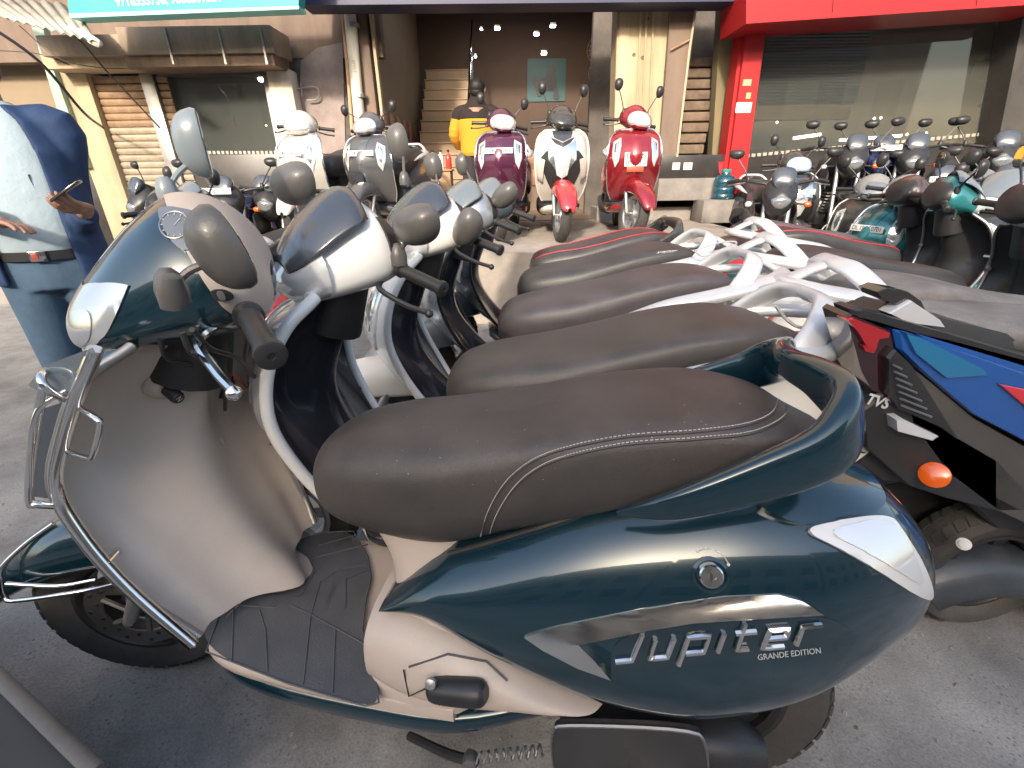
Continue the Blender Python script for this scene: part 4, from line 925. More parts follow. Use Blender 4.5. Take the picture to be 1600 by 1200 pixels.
wt(fbox('wooden_beam',mat('beam_wood',(.30,.20,.11),.5),1176,167,1328,186,FY+.3,.12),rs_)  # beam in a plain mid-brown wood colour
TUB=mat('tube_light',(1,1,1),.4,emit=(1,.98,.9,5))
wt(MB().tube([A(1240,216,FY+1.6),A(1282,210,FY+1.6)],.02,8).build('tube_lamp',TUB),rs_); wt(MB().tube([A(1312,219,FY+1.6),A(1408,212,FY+1.6)],.018,8).build('tube_lamp',TUB),rs_)
for x,y in ((1417,210),(1447,208),(1376,184),(1366,185),(1214,191),(1405,38),(1414,36),(1434,35)): wt(MB().lathe([(0,-.02),(.018,0),(0,.02)],Matrix.Translation(A(x,y,FY+1.2)),8).build('spot_lamp',TUB),rs_)
wq('shop_glass',mat('window_glass',(.6,.62,.6)),[(1196,26),(1560,8),(1545,222),(1168,246)],FY-.02,.008,rs_)
wq('base_wall',BLKW,[(1150,242),(1900,208),(1900,400),(1140,400)],FY-.03,.3,rs_)
for k in range(44):
    a_=1166+k*9; y_=246.5-(a_-1166)*.092; wt(fbox('border_tile',BOR,a_,y_-5,a_+6,y_,FY-.04,.012,bev=0),rs_)
wq('corner_post',FR,[(1606,-10),(1690,-10),(1640,240),(1556,240)],FY-.3,.3,rs_)
wall_lamp=thing('wall_lantern','beige box lantern with hanging ornaments inside the right shop','lantern',A(1550,110,FY+.1))
wt(fbox('lantern_box',mat('beige_shade',(.5,.36,.22),.6),1532,96,1570,124,FY+.12,.12,bev=.01),wall_lamp); wt(fbox('lantern_top',BRN,1538,86,1566,96,FY+.13,.1,bev=.005),wall_lamp)
for (x,y,r) in ((1542,133,.02),(1546,147,.032),(1538,150,.02),(1532,165,.022)): wt(MB().lathe([(0,-r),(r*.8,-r*.5),(r,0),(r*.8,r*.5),(0,r)],Matrix.Translation(A(x,y,FY+.15)),10).build('hanging_ornament',WD),wall_lamp)
# signs on top
TS=mat('teal_sign',(.01,.27,.28),.5,dust=.15)
ts=thing('teal_signboard','teal signboard with white telephone numbers at the upper left','sign',A(280,0,FY-.9))
wq('board',TS,[(96,-90),(474,-100),(466,12),(108,24)],FY-.95,.14,ts); wq('board_edge',mat('teal_light',(.25,.6,.56),.5),[(107,21),(467,9),(467,14),(110,28)],FY-.965,.17,ts)
F_=frame_M(A(262,-1,FY-.953),(1,0,.028),(0,0,1)); o=text_part('9716353736, 9868801024',.105,F_,mat('sign_white',(.8,.8,.78),.5),ts,bold=.012,width=A(350,0,FY-.95).x-A(184,0,FY-.95).x); o.matrix_parent_inverse=Matrix.Translation(-Vector(ts.location))
bs=thing('dark_blue_signboard','dark blue signboard edge over the hall doorway','sign',A(720,0,FY-.6))
wq('board',mat('dark_blue_sign',(.02,.025,.07),.5),[(470,-90),(1168,-95),(1160,2),(470,8)],FY-.5,.3,bs)
for p in range(1): wq('lintel',mat('maroon_lintel',(.10,.04,.035),.6),[(560,0),(1000,-6),(996,6),(560,12)],FY-.15,.15,bs)
aw=thing('sheet_awning','bent grey corrugated sheet awning at the top left corner','awning',A(70,30,FY-.7))
GS=mat('grey_sheet',(.34,.33,.28),.55,.3,vary=.3,vscale=5,streak=.3)
def wave(pts,par,name):
    a,b,c,d=[Vector(p) for p in pts]; rs=[]
    for i in range(2):
        r=[]
        for j in range(61):
            k=j/60; p=(a.lerp(b,k) if i==0 else d.lerp(c,k)); r.append(p+Vector((0,-.3*0,.012*math.sin(k*60))))
        rs.append(r)
    o=MB().rings(rs,cap=False,closed=False).build(name,GS,recalc=False); md=o.modifiers.new('s','SOLIDIFY'); md.thickness=.006; return wt(o,par)
wave((A(-80,-12,FY-.5),A(118,8,FY-.5),A(150,66,FY-1.1),A(10,30,FY-1.1)),aw,'corrugated_sheet')
wt(MB().tube([A(98,42,FY-.9),A(126,52,FY-1.0),A(150,66,FY-1.05),A(158,68,FY-1.0)],[.02,.035,.04,.015],8,sm=4).build('torn_cloth',mat('pale_cloth',(.6,.58,.52),.9)),aw)
for i,(pts,r,lb_) in enumerate((([(-40,25,4.6),(60,95,4.8),(130,175,5.2),(162,200,FY-.1)],.013,'thick black cable sagging down to the cream pillar'),([(40,20,5.4),(115,55,5.5),(170,115,5.7),(250,200,5.9)],.008,'dark cable crossing in front of the narrow shutter'),([(-20,78,5.9),(60,84,5.9),(110,102,5.9)],.004,'thin wire strung across the tan wall'),([(30,40,5.7),(90,90,5.7),(150,105,5.7),(210,108,5.75)],.004,'thin wire looping below the shutter housing'))):
    tag(MB().tube([A(*p) for p in pts],r,8,sm=5).build('cable',BLK),lb_,'cable')
# opposite side of the street, behind the camera
OB=mat('opposite_plaster',(.33,.27,.22),.85,vary=.2,vscale=1,bump=.3,bscale=5)
WN=mat('opposite_window',(.03,.035,.04),.15)
for i,(x,w,hh) in enumerate(((-16,9,7.6),(-6.6,9.4,7.1),(2.8,9,7.3),(12.5,9.8,7.9))):
    b_=thing('opposite_building',['tall plastered building across the street, leftmost','low plastered building across the street','middle plastered building across the street','plastered building across the street, rightmost'][i],'building',(x,-10.5,0),group='buildings across the street')
    MB().box((0,-2,hh/2),(w,4,hh)).build('wall',OB,b_)
    for k in range(4):
        for j in range(2): MB().box((-w/2+w*(k+.5)/4,.01,1.3+2.5*j),(1.1,.05,1.3),.01).build('window',WN,b_)
# ---------------------------------------------------------------- mirrors of the first scooter
DG=mat('grey_mirror_plastic',(.07,.066,.062),.33,coat=.2,dust=.3,dustcol=(.27,.25,.23),bump=.2,bscale=300)
def wmirror(par, b, Yb, tp, Yt, size, face, m=None, style='oval'):
    """mirror whose foot and neck are given by their places in the view and their distances"""
    inv=(Matrix.Translation(par.location)@par.matrix_basis.to_quaternion().to_matrix().to_4x4()).inverted() if False else par.matrix_basis.inverted()
    return mirror(par,A(*b,Yb),A(*tp,Yt),size,inv,face,style,m or DG)
bpy.context.view_layer.update()
wmirror(hero,(268,452),.62,(372,402),.66,.064,(.62,.74,.25))
wmirror(hero,(262,300),.98,(322,240),1.04,.068,(.88,.48,.0),m=mat('blue_grey_mirror',(.2,.24,.26),.3,coat=.6,dust=.3))
MB().lathe([(.016,-.02),(.018,0),(.013,.022),(.006,.026)],hero.matrix_basis.inverted()@align(A(270,458,.61),A(268,440,.61)),18).build('mirror_boot',DG,hero)
# ---------------------------------------------------------------- the row behind the first scooter
DIN=mat('navy_black_plastic',(.012,.014,.02),.2,coat=.6,dust=.12,dustcol=(.16,.15,.15))
ROWG='scooters parked side by side behind the teal one'
s2,d2=scooter('scooter','white scooter with smoked visor parked right behind the teal one',(.58,1.04,0),.04,-.03,steer=45,col=WHITE,inner=DIN,legguard=False,seat=SEATM,visor=SMOKE,rim_r=.014,wsteer=12,group=ROWG,mirrors='none',trim=BLK)
s3,d3=scooter('scooter','second white scooter with smoked visor and striped stickers on its leg shield',(.70,1.62,0),.0,-.02,steer=42,col=CREAM,inner=DIN,legguard=False,seat=mat('purple_grey_seat',(.035,.03,.033),.3,dust=.45,dustcol=(.2,.17,.17),bump=.35,bscale=600),visor=SMOKE,rim_r=.014,wsteer=12,group=ROWG,mirrors='none',trim=BLK)
s4,d4=scooter('scooter','silver grey scooter with pale blue visor and white lettering on the seat',(.78,2.2,0),-.03,0,steer=35,col=mat('silver_grey_paint',(.32,.35,.38),.25,.5,coat=1,dust=.2),inner=DIN,legguard=False,seat=SEATB,visor=BGREY,group=ROWG,mirrors='none',trim=BLK,seatprint=[('Jupiter',.034,.0),('CLASSIC',.016,-.028)])
s5,d5=scooter('scooter','dark scooter with red piped seat and looped black grab rail',(.86,2.78,0),-.08,0,steer=35,col=mat('slate_paint',(.05,.07,.09),.25,.4,coat=1,dust=.2),inner=DIN,legguard=False,seat=SEATB,rail=BLKG,rail_style='loop',piping=mat('red_piping',(.4,.02,.03),.5),visor=BGREY,group=ROWG,mirrors='none',trim=BLK)
wmirror(s2,(540,312),1.22,(472,300),1.28,.080,(.6,.75,.1),style='wide')
wmirror(s2,(622,400),1.06,(662,362),1.04,.066,(.6,.75,.2),style='wide')
wmirror(s3,(632,280),1.9,(630,232),2.0,.075,(.75,.6,.1))
wmirror(s3,(712,362),1.62,(740,358),1.55,.07,(.3,.9,.5),style='wide')
wmirror(s4,(683,290),2.5,(681,266),2.6,.07,(.5,.85,.1))
wmirror(s4,(755,332),2.15,(795,310),2.1,.07,(.5,.85,.4),style='wide')
wmirror(s5,(738,290),3.0,(726,262),3.1,.07,(.93,.3,.1))
# white stripes stuck on the third scooter's shield
bpy.context.view_layer.update()
def thing_bvh(par,objs):
    V=[];F=[]
    M=par.matrix_basis
    for o in objs:
        k=len(V); V+=[M@v.co for v in o.data.vertices]; F+=[tuple(i+k for i in p.vertices) for p in o.data.polygons]
    return BVHTree.FromPolygons(V,F)
def local_hitter(par,objs):
    tree=thing_bvh(par,objs); inv=par.matrix_basis.inverted()
    def fn(px,py,o):
        d=ray(px,py).normalized(); r=tree.ray_cast(EYE,d)
        if r[0] is None:
            q=tree.find_nearest(EYE+d*2); p,n=q[0],q[1]
        else: p,n=r[0],r[1]
        if n.dot(d)>0: n=-n
        return inv@(p+n*o)
    return fn
f3=local_hitter(s3,[d3['inner']])
for pts in ([(712,436),(745,428),(748,436),(714,446)],[(713,450),(752,440),(756,449),(716,461)],[(716,466),(760,454),(764,464),(722,478)]):
    warp_patch(pts,f3,.0015,3,.0003).build('stripe_sticker',THR,s3,flat=True)
text_px('DL 8SCN',(738,500),(764,492),8,f3,s3,'plate_lettering',THR)
f2=local_hitter(s2,[d2['inner']])
warp_patch([(556,575),(575,566),(582,598),(563,609)],f2,.003,3,.0003).build('black_pocket',BLK,s2,flat=True)
# ---------------------------------------------------------------- row facing the other way
PI=math.pi
RG='scooters facing right with their tails to the first row'
r0,_0=scooter('scooter','scooter facing right with red piped seat, farthest of the row',(1.52,2.78,0),PI,0,steer=-20,col=mat('teal_green_paint',(.01,.19,.20),.25,.4,coat=1,dust=.15),inner=BLK,seat=SEATB,piping=MATS['red_piping'],group=RG,mirrors='both',visor=BGREY)
r1,_1=scooter('scooter','white scooter facing right with plain dark seat and silver rail',(1.22,2.05,0),PI+.03,0,steer=-20,col=WHITE,inner=BLK,seat=SEATB,group=RG,mirrors='both',visor=BGREY)
r2,_2=scooter('scooter','white scooter facing right with dusty grey seat and broad silver rail beside the blue one',(1.12,1.46,0),PI+.06,0,steer=-20,col=CREAM,inner=BLK,seat=mat('dusty_seat',(.06,.058,.056),.5,dust=.9,dustcol=(.27,.25,.24),bump=.3,bscale=500),group=RG,mirrors='both')
s6,_6=scooter('scooter','scooter with humped brown seat in front of the raised pavement',(1.62,3.28,0),PI+.1,0,steer=0,col=mat('brown_maroon_paint',(.06,.02,.018),.25,.4,coat=1,dust=.3),inner=BLK,seat=mat('brown_purple_seat',(.055,.04,.045),.4,dust=.4,dustcol=(.25,.22,.24)),rail=BLK,rail_style='loop',mirrors='none')
# wire parcel loops behind the tails
WIRE=mat('white_wire',(.6,.6,.58),.35,.5)
for par,pts,Y in ((s2,[(1338,492),(1300,500),(1255,512),(1230,500),(1212,478)],.95),(s2,[(1270,530),(1315,505),(1340,494)],.95),(s3,[(1120,480),(1170,455),(1202,444),(1204,452),(1160,478),(1145,488)],1.45),(s4,[(1085,392),(1120,380),(1150,378),(1140,388),(1100,400),(1085,392)],1.95)):
    wt_=MB().tube([A(x,y,Y) for x,y in pts],.0035,6,sm=4).build('wire_loop',WIRE,par,par.matrix_basis.inverted())
# ---------------------------------------------------------------- the blue scooter, cut by the right edge
BLU=mat('blue_paint',(.004,.10,.42),.2,.35,coat=1,dust=.1)
BL2=mat('light_blue_paint',(.01,.20,.42),.22,.4,coat=1,dust=.1)
GRY=mat('warm_grey_panel',(.055,.05,.046),.45,dust=.35,dustcol=(.2,.18,.17))
bl=thing('scooter','blue sporty scooter with angular red tail lamp cut by the right edge','scooter',(1.13,1.0,0))
bl['group']=RG
BM=bl.matrix_basis.inverted()
def bp(name,m,pts,Y,dep,bev=.006,par=None,taper=0):
    """panel: outline seen in the photo at distance Y, bevelled, going back by dep"""
    P=[A(x,y,Y) for x,y in pts]
    c=sum(P,Vector())/len(P)
    ins=[p+(c-p)*.04 for p in P]
    mb=MB(); r0_=[p+Vector((0,bev,0)) for p in P]; 
    mb.rings([ins,r0_,[p+Vector((0,dep,0)) for p in P]])
    return mb.build(name,m,par or bl,BM,flat=False,ang=25)
bp('rear_wheel_inner',BLK,[(1380,760),(1700,700),(1800,1000),(1500,960)],.98,.06)
bp('body_core',BLK,[(1335,505),(1400,480),(1900,600),(2000,900),(1560,830),(1420,700),(1350,640)],.86,.09)
bp('tail_flank',BLU,[(1398,516),(1420,520),(1500,548),(1620,590),(1900,650),(1900,860),(1620,700),(1520,648),(1440,580),(1404,545)],.79,.03)
bp('tail_facet',BL2,[(1414,520),(1440,528),(1540,578),(1545,588),(1480,592),(1430,552)],.782,.02)
bp('upper_flank',BLU,[(1420,517),(1480,530),(1600,562),(1900,640),(1900,690),(1620,600),(1500,560)],.80,.10)
bp('red_decal',mat('red_decal',(.55,.02,.03),.3,coat=1),[(1563,601),(1620,612),(1760,700),(1620,650)],.783,.006,.001)
bp('lower_flank',GRY,[(1400,555),(1440,585),(1520,652),(1620,708),(1900,860),(1900,960),(1560,800),(1480,740),(1420,660)],.80,.04)
vp=bp('vent_panel',BLK,[(1388,560),(1400,546),(1425,570),(1500,690),(1470,668),(1404,640),(1388,618)],.785,.03)
for k in range(7):
    x0,y0=1393+k*2.2,570+k*10.5; MBv=MB().tube([A(x0+2,y0,.779),A(x0+16+k*5.5,y0+7+k*1.9,.779)],.0022,6); MBv.build('vent_slat',STL,vp,BM)
bp('tail_lamp_housing',mat('dark_red_lens',(.022,.004,.006),.12,coat=1),[(1322,496),(1330,490),(1392,516),(1398,535),(1386,620),(1362,612),(1345,580)],.80,.07)
bp('tail_lamp',REDL,[(1324,500),(1334,497),(1392,520),(1390,528),(1375,530),(1368,548),(1356,545),(1340,518)],.79,.03)
bp('tail_lamp_lower',REDL,[(1348,540),(1372,540),(1366,552),(1352,549)],.792,.02)
bp('seat_base',BLK,[(1330,484),(1342,482),(1400,498),(1600,556),(1900,620),(1900,655),(1600,572),(1400,512),(1332,492)],.80,.05)
bp('rail_bar',BLKG,[(1370,456),(1386,450),(1420,456),(1440,470),(1450,490),(1442,500),(1400,476),(1376,466)],.84,.05)
SB=Loft([(0,.0,-.02,.02,2.4,.5),(.05,.03,-.03,.09,2.6,.5),(.2,.035,-.05,.13,2.8,.5),(.5,.02,-.06,.14,2.8,.5),(.9,-.02,-.12,.13,2.8,.5)])
p=A(1405,500,.98); SB.M=Matrix.Translation(p)@Matrix.Rotation(.05,4,'Y'); SB.mesh(4,24).build('seat',MATS['dusty_seat'],bl,BM,ang=60)
bp('silver_tip',SILV,[(1425,470),(1470,500),(1478,512),(1420,505),(1390,490)],.83,.03,.003)
# mudguard, lamps, plate
mg=bp('mudguard',BLK,[(1345,640),(1380,612),(1440,650),(1560,720),(1640,800),(1560,800),(1480,780),(1420,760),(1352,700)],.80,.14)
tv=text_part('TVS',.03,BM@frame_M(A(1372,628,.795),(1,0,-.3),(0,0,1)),mat('plate_grey',(.55,.55,.55),.5),bl,name='mudguard_lettering',bold=.03)
bp('indicator_lamp',LENS,[(1400,656),(1412,655),(1468,682),(1458,689),(1402,674)],.775,.03)
MB().lathe([(.025,0),(.026,.003),(.023,.005),(.004,.006)],BM@align(A(1460,742,.78),A(1460,742,.765)),28).build('orange_reflector',ORL,bl)
fp=bp('number_plate',WPL,[(1325,690),(1340,678),(1368,700),(1335,724)],.82,.006,.001)
text_part('SC',.03,BM@frame_M(A(1345,700,.817),(.8,0,-.35),(.35,0,.8)),INK,bl,name='plate_lettering',bold=.02)
bp('plate_holder',BLK,[(1360,690),(1400,686),(1450,700),(1480,720),(1480,760),(1380,752),(1340,724)],.83,.10)
# hugger over the rear wheel
hg=Loft([(.98,.0,-.05,.02,2.4,.5)]*2)
C=A(1470,985,.90)+Vector((0,0,.02)); mb=MB(); rs=[]
for i in range(22):
    a=math.radians(128-i*5.2); r=.27; cc=Vector((C.x+r*math.cos(a),.90,C.z+r*math.sin(a)*.9)); n_=Vector((math.cos(a),0,math.sin(a)))
    w=.085
    rs.append([cc+Vector((0,w*math.cos(b),0))+n_*(.09*math.sin(b)-.03) for b in [math.pi*j/10 for j in range(11)]]+[cc+Vector((0,w*.93*math.cos(b),0))+n_*(.09*math.sin(b)-.038) for b in [math.pi*(10-j)/10 for j in range(11)]])
mb.rings(rs).build('rear_fender',mat('scuffed_blue_black',(.02,.028,.036),.35,coat=.3,dust=.45,dustcol=(.15,.15,.15),bump=.4,bscale=60),bl,BM,ang=60)
MB().lathe([(.014,-.02),(.014,.004),(.009,.004),(.009,.010),(.002,.011)],BM@align(A(1506,850,.815),A(1506,850,.80)),16).build('fender_bolt',WPL,bl)
wheel('rear_wheel',(0,0,.2),.19,bl,BM@Matrix.Translation((C.x,.91,-.02)),w=.05,rim=BLK)
wheel('front_wheel',(0,0,.2),.2,bl,BM@Matrix.Translation((C.x+1.27,.91,.0)),w=.05,rim=BLK)
Loft([(1.25,.75,.35,.17,3,.5),(1.6,.66,.25,.18,3,.5),(1.8,.34,.22,.18,4,.5),(2.1,.35,.2,.18,4,.5),(2.2,.6,.22,.17,3,.5),(2.3,.95,.4,.15,3,.5),(2.42,.95,.5,.08,2.5,.5)],M=Matrix.Translation((0,.93,0))).mesh(4,20).build('front_body',BLU,bl,BM,ang=60)
MB().tube([(2.25,.6,1.0),(2.3,.93,1.0),(2.25,1.26,1.0)],.018,8).build('handlebar',BLK,bl,BM)
# ---------------------------------------------------------------- on the raised pavement
def heading(dx): return -PI/2+dx
PG='scooters parked on the raised pavement'
def on_plat(lbl,px,Yf,dx,z=PZ,**k):
    fx=A(px,340,Yf).x; y=heading(dx); h=Vector((-math.cos(y),math.sin(y),0)); loc=Vector((fx,Yf,z))-h*1.2
    return scooter('scooter',lbl,tuple(loc),y,k.pop('lean',0),**k)
WH2=mat('warm_white_paint',(.55,.51,.45),.25,0,coat=1,dust=.15,dustcol=(.5,.45,.38))
MAR=mat('maroon_purple_paint',(.10,.015,.055),.22,.4,coat=1,dust=.12)
REDP=mat('cherry_red_paint',(.27,.008,.018),.2,.3,coat=1,dust=.1)
SLG=mat('slate_grey_paint',(.10,.105,.115),.28,.35,coat=1,dust=.2)
HLB=mat('headlamp_bright',(.8,.8,.8),.08,.6,coat=1)
a1,_=on_plat('white scooter on the raised pavement, leftmost there',472,4.45,.22,steer=12,col=WH2,inner=BLK,headcol=WH2,plate_lines=['DL4SDT6583'],group=PG,mirrors='none',trim=CHR,lampM=HLB,legguard=False)
a2,_=on_plat('slate grey scooter with v badge between the white one and the doorway',578,4.62,.18,steer=-6,col=SLG,inner=BLK,headcol=SLG,plate_lines=['DL4SDT6857'],group=PG,mirrors='both',trim=CHR,mtips=(.93,.30,1.14),lampM=HLB,legguard=False)
a3,_=on_plat('maroon purple scooter in front of the man in yellow',782,4.50,.12,steer=18,col=MAR,inner=BLK,headcol=MAR,plate_lines=['DL4SDD6418'],group=PG,mirrors='both',trim=CHR,lampM=HLB,legguard=False,mtips=(.93,.24,1.17))
a4,e4=on_plat('white and red scooter with black cowl and large headlamp in its apron',876,4.36,.06,steer=10,col=WH2,inner=BLK,headcol=BLKG,fender=mat('bright_red_paint',(.5,.012,.02),.25,coat=1,dust=.15),group=PG,mirrors='both',trim=WH2,lampM=BLKG,indicators=False,apron_style=1,legguard=False,mtips=(.90,.22,1.25))
a5,e5=on_plat('cherry red scooter with two line number plate at the cream column',985,4.42,.12,steer=22,col=REDP,inner=BLK,headcol=REDP,plate_lines=['DL9S','BS5612'],group=PG,mirrors='both',trim=CHR,lampM=HLB,legguard=False,mtips=(.92,.24,1.26))
MB().box((1.228,0,.585),(.006,.14,.045),.002).build('registration_sticker',mat('orange_red_sticker',(.7,.08,.04),.5),a5)
warp_patch([(.60,-.10),(.60,.0),(.44,0)],lambda u,v,o:Vector((1.222+o,v,u)),.003,2,0).build('v_badge',CHR,a2,flat=True)
# black scooter on the low pavement, right
b1,_=on_plat('glossy black scooter with white plate facing the street in front of right shop',1240,4.55,.12,z=.20,steer=8,col=BLKG,inner=BLK,headcol=BLKG,plate_lines=['DL5SCA2210'],mirrors='both',trim=STL,lampM=mat('blue_white_lens',(.5,.6,.7),.1,.4,coat=1),apron_style=1,indicators=False,legguard=False,mtips=(.92,.27,1.2))
# ---------------------------------------------------------------- motorcycles
def moto(label,loc,yaw,col,plate_=None,cowl=None,group=None,lamp=None,mir=True,steer=0):
    R=Matrix(((-math.cos(yaw),-math.sin(yaw),0,0),(math.sin(yaw),-math.cos(yaw),0,0),(0,0,1,0),(0,0,0,1)))
    t=thing('motorcycle',label,'motorcycle',loc,R,group)
    wheel('rear_wheel',(0,0,.30),.30,t,w=.05,spokes=5,seg=32); wheel('front_wheel',(1.30,0,.30),.30,t,w=.04,spokes=5,seg=32)
    mb=MB(); 
    for sy in (-.09,.09): mb.tube([(1.30,sy,.30),(1.10,sy,.95)],.02,10)
    mb.tube([(1.09,-.1,.93),(1.09,.1,.93)],.02,8); mb.build('fork',ALU,t)
    Loft([(1.0,.66,.60,.03,2.4,.5),(1.18,.655,.57,.06,2.4,.5),(1.35,.66,.56,.065,2.4,.5),(1.52,.58,.5,.04,2.2,.5)]).mesh(3,14).build('front_fender',col,t)
    mb=MB(); mb.tube([(1.12,0,.85),(.6,0,.80),(.1,0,.75)],.03,8); mb.tube([(1.1,0,.8),(.85,0,.35),(.35,0,.33),(.3,0,.72)],.025,8,sm=3); mb.build('frame',BLK,t)
    mb=MB(); mb.box((.68,0,.42),(.34,.24,.26),.04); mb.lathe([(.11,-.15),(.12,-.1),(.12,.1),(.11,.15)],Matrix.Translation((.62,0,.36))@Matrix.Rotation(PI/2,4,'X'),20)
    for k in range(7): mb.box((.84,0,.44+k*.03),(.16,.2-.01*k,.010))
    mb.build('engine',STL,t)
    Loft([(.38,.86,.78,.06,2.4,.5),(.5,.95,.74,.12,2.6,.5),(.7,1.02,.72,.155,2.6,.55),(.92,1.0,.73,.14,2.5,.55),(1.04,.93,.76,.07,2.3,.5)]).mesh(4,24).build('fuel_tank',col,t,ang=60)
    Loft([(-.25,.93,.86,.06,2.4,.5),(-.1,.92,.83,.12,2.8,.5),(.2,.87,.79,.14,2.8,.5),(.4,.86,.78,.10,2.6,.5),(.46,.86,.80,.05,2.2,.5)]).mesh(4,20).build('seat',SEATB,t,ang=60)
    Loft([(-.35,.88,.80,.03,2.2,.5),(-.2,.86,.72,.10,2.4,.5),(.1,.80,.62,.12,2.4,.5),(.35,.76,.60,.11,2.4,.5)]).mesh(3,20).build('tail_panel',col,t)
    cw=cowl or col
    Loft([(1.06,1.07,.80,.09,1.7,.6),(1.15,1.10,.74,.13,1.6,.65),(1.24,1.03,.76,.115,1.6,.65),(1.30,.95,.80,.06,1.7,.6)]).mesh(4,24).build('head_cowl',cw,t,ang=60)
    hl_=Loft([(1.23,.965,.83,.10,1.8,.6),(1.30,.94,.84,.065,1.8,.6),(1.318,.91,.86,.02,2,.5)]).mesh(3,20).build('headlamp',lamp or mat('dim_lens',(.2,.21,.22),.1,.3,coat=1),t,ang=60)
    Loft([(1.16,1.14,1.04,.08,2.4,.5),(1.20,1.15,1.02,.09,2.4,.5),(1.25,1.06,1.0,.07,2.2,.5)]).mesh(3,16).build('fly_screen',SMOKE,t)
    mb=MB(); mb.tube([(.86,.37,1.03),(.96,.30,1.05),(1.06,.14,1.03),(1.08,0,1.0),(1.06,-.14,1.03),(.96,-.30,1.05),(.86,-.37,1.03)],.013,8,sm=4); mb.build('handlebar',BLK,t)
    for sg in (1,-1):
        MB().tube([(.84,sg*.385,1.03),(.94,sg*.31,1.048)],.02,10).build('handle_grip',BLK,t)
        MB().tube([(1.0,sg*.26,1.035),(1.02,sg*.31,1.02),(.93,sg*.39,1.01)],.006,6).build('brake_lever',STL,t)
        mb=MB(); mb.tube([(1.12,sg*.1,.88),(1.13,sg*.2,.87)],.007,6); mb.build('indicator_stalk',BLK,t); MB().lathe([(0,-.035),(.02,-.02),(.024,0),(.018,.02),(0,.028)],Matrix.Translation((1.14,sg*.22,.87))@Matrix.Rotation(PI/2,4,'X'),12).build('indicator_lamp',ORL if (sg>0) else LENS,t)
        Loft([(.86,.90,.68,.01,2,.5),(1.0,.88,.62,.022,2.2,.5),(1.12,.82,.66,.01,2,.5)],M=Matrix.Translation((0,sg*.16,0))).mesh(3,10).build('tank_shroud',cw,t)
        if mir: mirror(t,(1.0,sg*.24,1.06),(.97,sg*.36,1.24),.06,None,(-.95,-.2*sg,.05),'wide',BLK)
    mb=MB(); mb.tube([(.8,-.1,.3),(.6,-.16,.22),(.1,-.17,.28),(-.25,-.18,.38)],[.02,.025,.045,.045],12,sm=3); mb.build('exhaust',CHR,t)
    if plate_: plate(t,(1.31,0,1.03),.26,.05,[plate_],ny=(-.2,0,1))
    return t
def moto_at(label,px,Y,dx,z,col,**k):
    fx=A(px,300,Y).x; y=heading(dx); h=Vector((-math.cos(y),math.sin(y),0)); return moto(label,tuple(Vector((fx,Y,z))-h*1.25),y,col,**k)
PUR=mat('black_purple_paint',(.02,.012,.05),.2,.3,coat=1,dust=.1)
moto_at('black and purple motorcycle with curved white plate in front of left shop',345,4.35,.05,.0,PUR,plate_='DL8SBT5628',cowl=BLK)
moto_at('dark motorcycle parked against the narrow shutter at the left',205,4.5,.5,.0,BLK)
moto_at('black motorcycle between the purple one and the white pillar',412,4.6,-.1,.0,BLK,mir=False)
MG='motorcycles crowded in front of the right shop'
for i,(px,Y,dx,c_,lb_,pl) in enumerate(((1322,4.9,.3,BLK,'black motorcycle just right of the glossy black scooter',None),(1362,5.1,.35,mat('blue_black_paint',(.015,.02,.07),.2,coat=1),'blue black motorcycle with white plate at the shop base','DL3SEV1187'),(1412,4.9,.4,BLK,'black motorcycle with raised mirrors under the long tube lamps',None),(1470,4.6,.45,mat('teal_dark_paint',(.01,.05,.06),.2,coat=1),'dark teal motorcycle near the black corner post','DL3C2070'),(1545,4.7,.5,BLK,'black motorcycle at the far right by the corner post',None))):
    moto_at(lb_,px,Y,dx,.28 if Y>4.65 else .0,c_,plate_=pl,group=MG)
c1,k1=scooter('scooter','black scooter with grey topped cowl and teal edged leg shield at the right',(3.72,3.72,0),-.25,0,steer=30,col=MATS['teal_green_paint'],inner=BLK,headcol=mat('grey_top_paint',(.16,.17,.17),.4,dust=.5),seat=SEATB,mirrors='both',plate_lines=['DL 1SAC0701'],legguard=True,trim=CHR)
c2,k2=scooter('scooter','dark scooter with blue grey visor near the right edge',(3.9,3.05,0),-.1,0,steer=32,col=mat('graphite_paint',(.03,.035,.04),.25,.4,coat=1,dust=.25),inner=BLK,seat=SEATB,visor=BGREY,mirrors='both')
for lb_,px,Y,dx,z,c_ in (('black motorcycle low between the jug and the glossy black scooter',1222,4.0,.35,0.0,BLK),('dark motorcycle at the right edge under the pink mirror',1570,3.9,.6,0.0,BLK)):
    moto_at(lb_,px,Y,dx,z,c_,group=MG,mir=px in (1222,1570))
on_plat('large grey topped dark scooter in the middle of the crowded bikes',1345,3.95,.75,z=.0,steer=10,col=mat('dark_olive_paint',(.02,.024,.022),.3,.3,coat=.8,dust=.2),inner=BLK,headcol=mat('grey_top_paint',(.16,.17,.17),.4,dust=.5),mirrors='both',trim=STL,lampM=MATS['dim_lens'],seat=SEATB,mtips=(.93,.3,1.2))
on_plat('dark navy scooter wedged behind the teal edged scooter',1500,4.15,.9,z=.0,steer=-15,col=mat('dark_navy_paint',(.01,.014,.04),.25,.4,coat=1,dust=.15),inner=BLK,visor=BGREY,mirrors='left',trim=STL,lampM=MATS['dim_lens'],seat=SEATB)
fy=local_hitter(c2,[k2['inner'],k2['apron'],k2['seat'],k2['body']])
warp_patch(round_poly([(1568,392),(1580,382),(1605,380),(1625,386),(1610,398),(1585,400)],2),fy,.002,4,0).build('yellow_sticker',mat('yellow_sticker',(.7,.5,.02),.5),c2,flat=True)
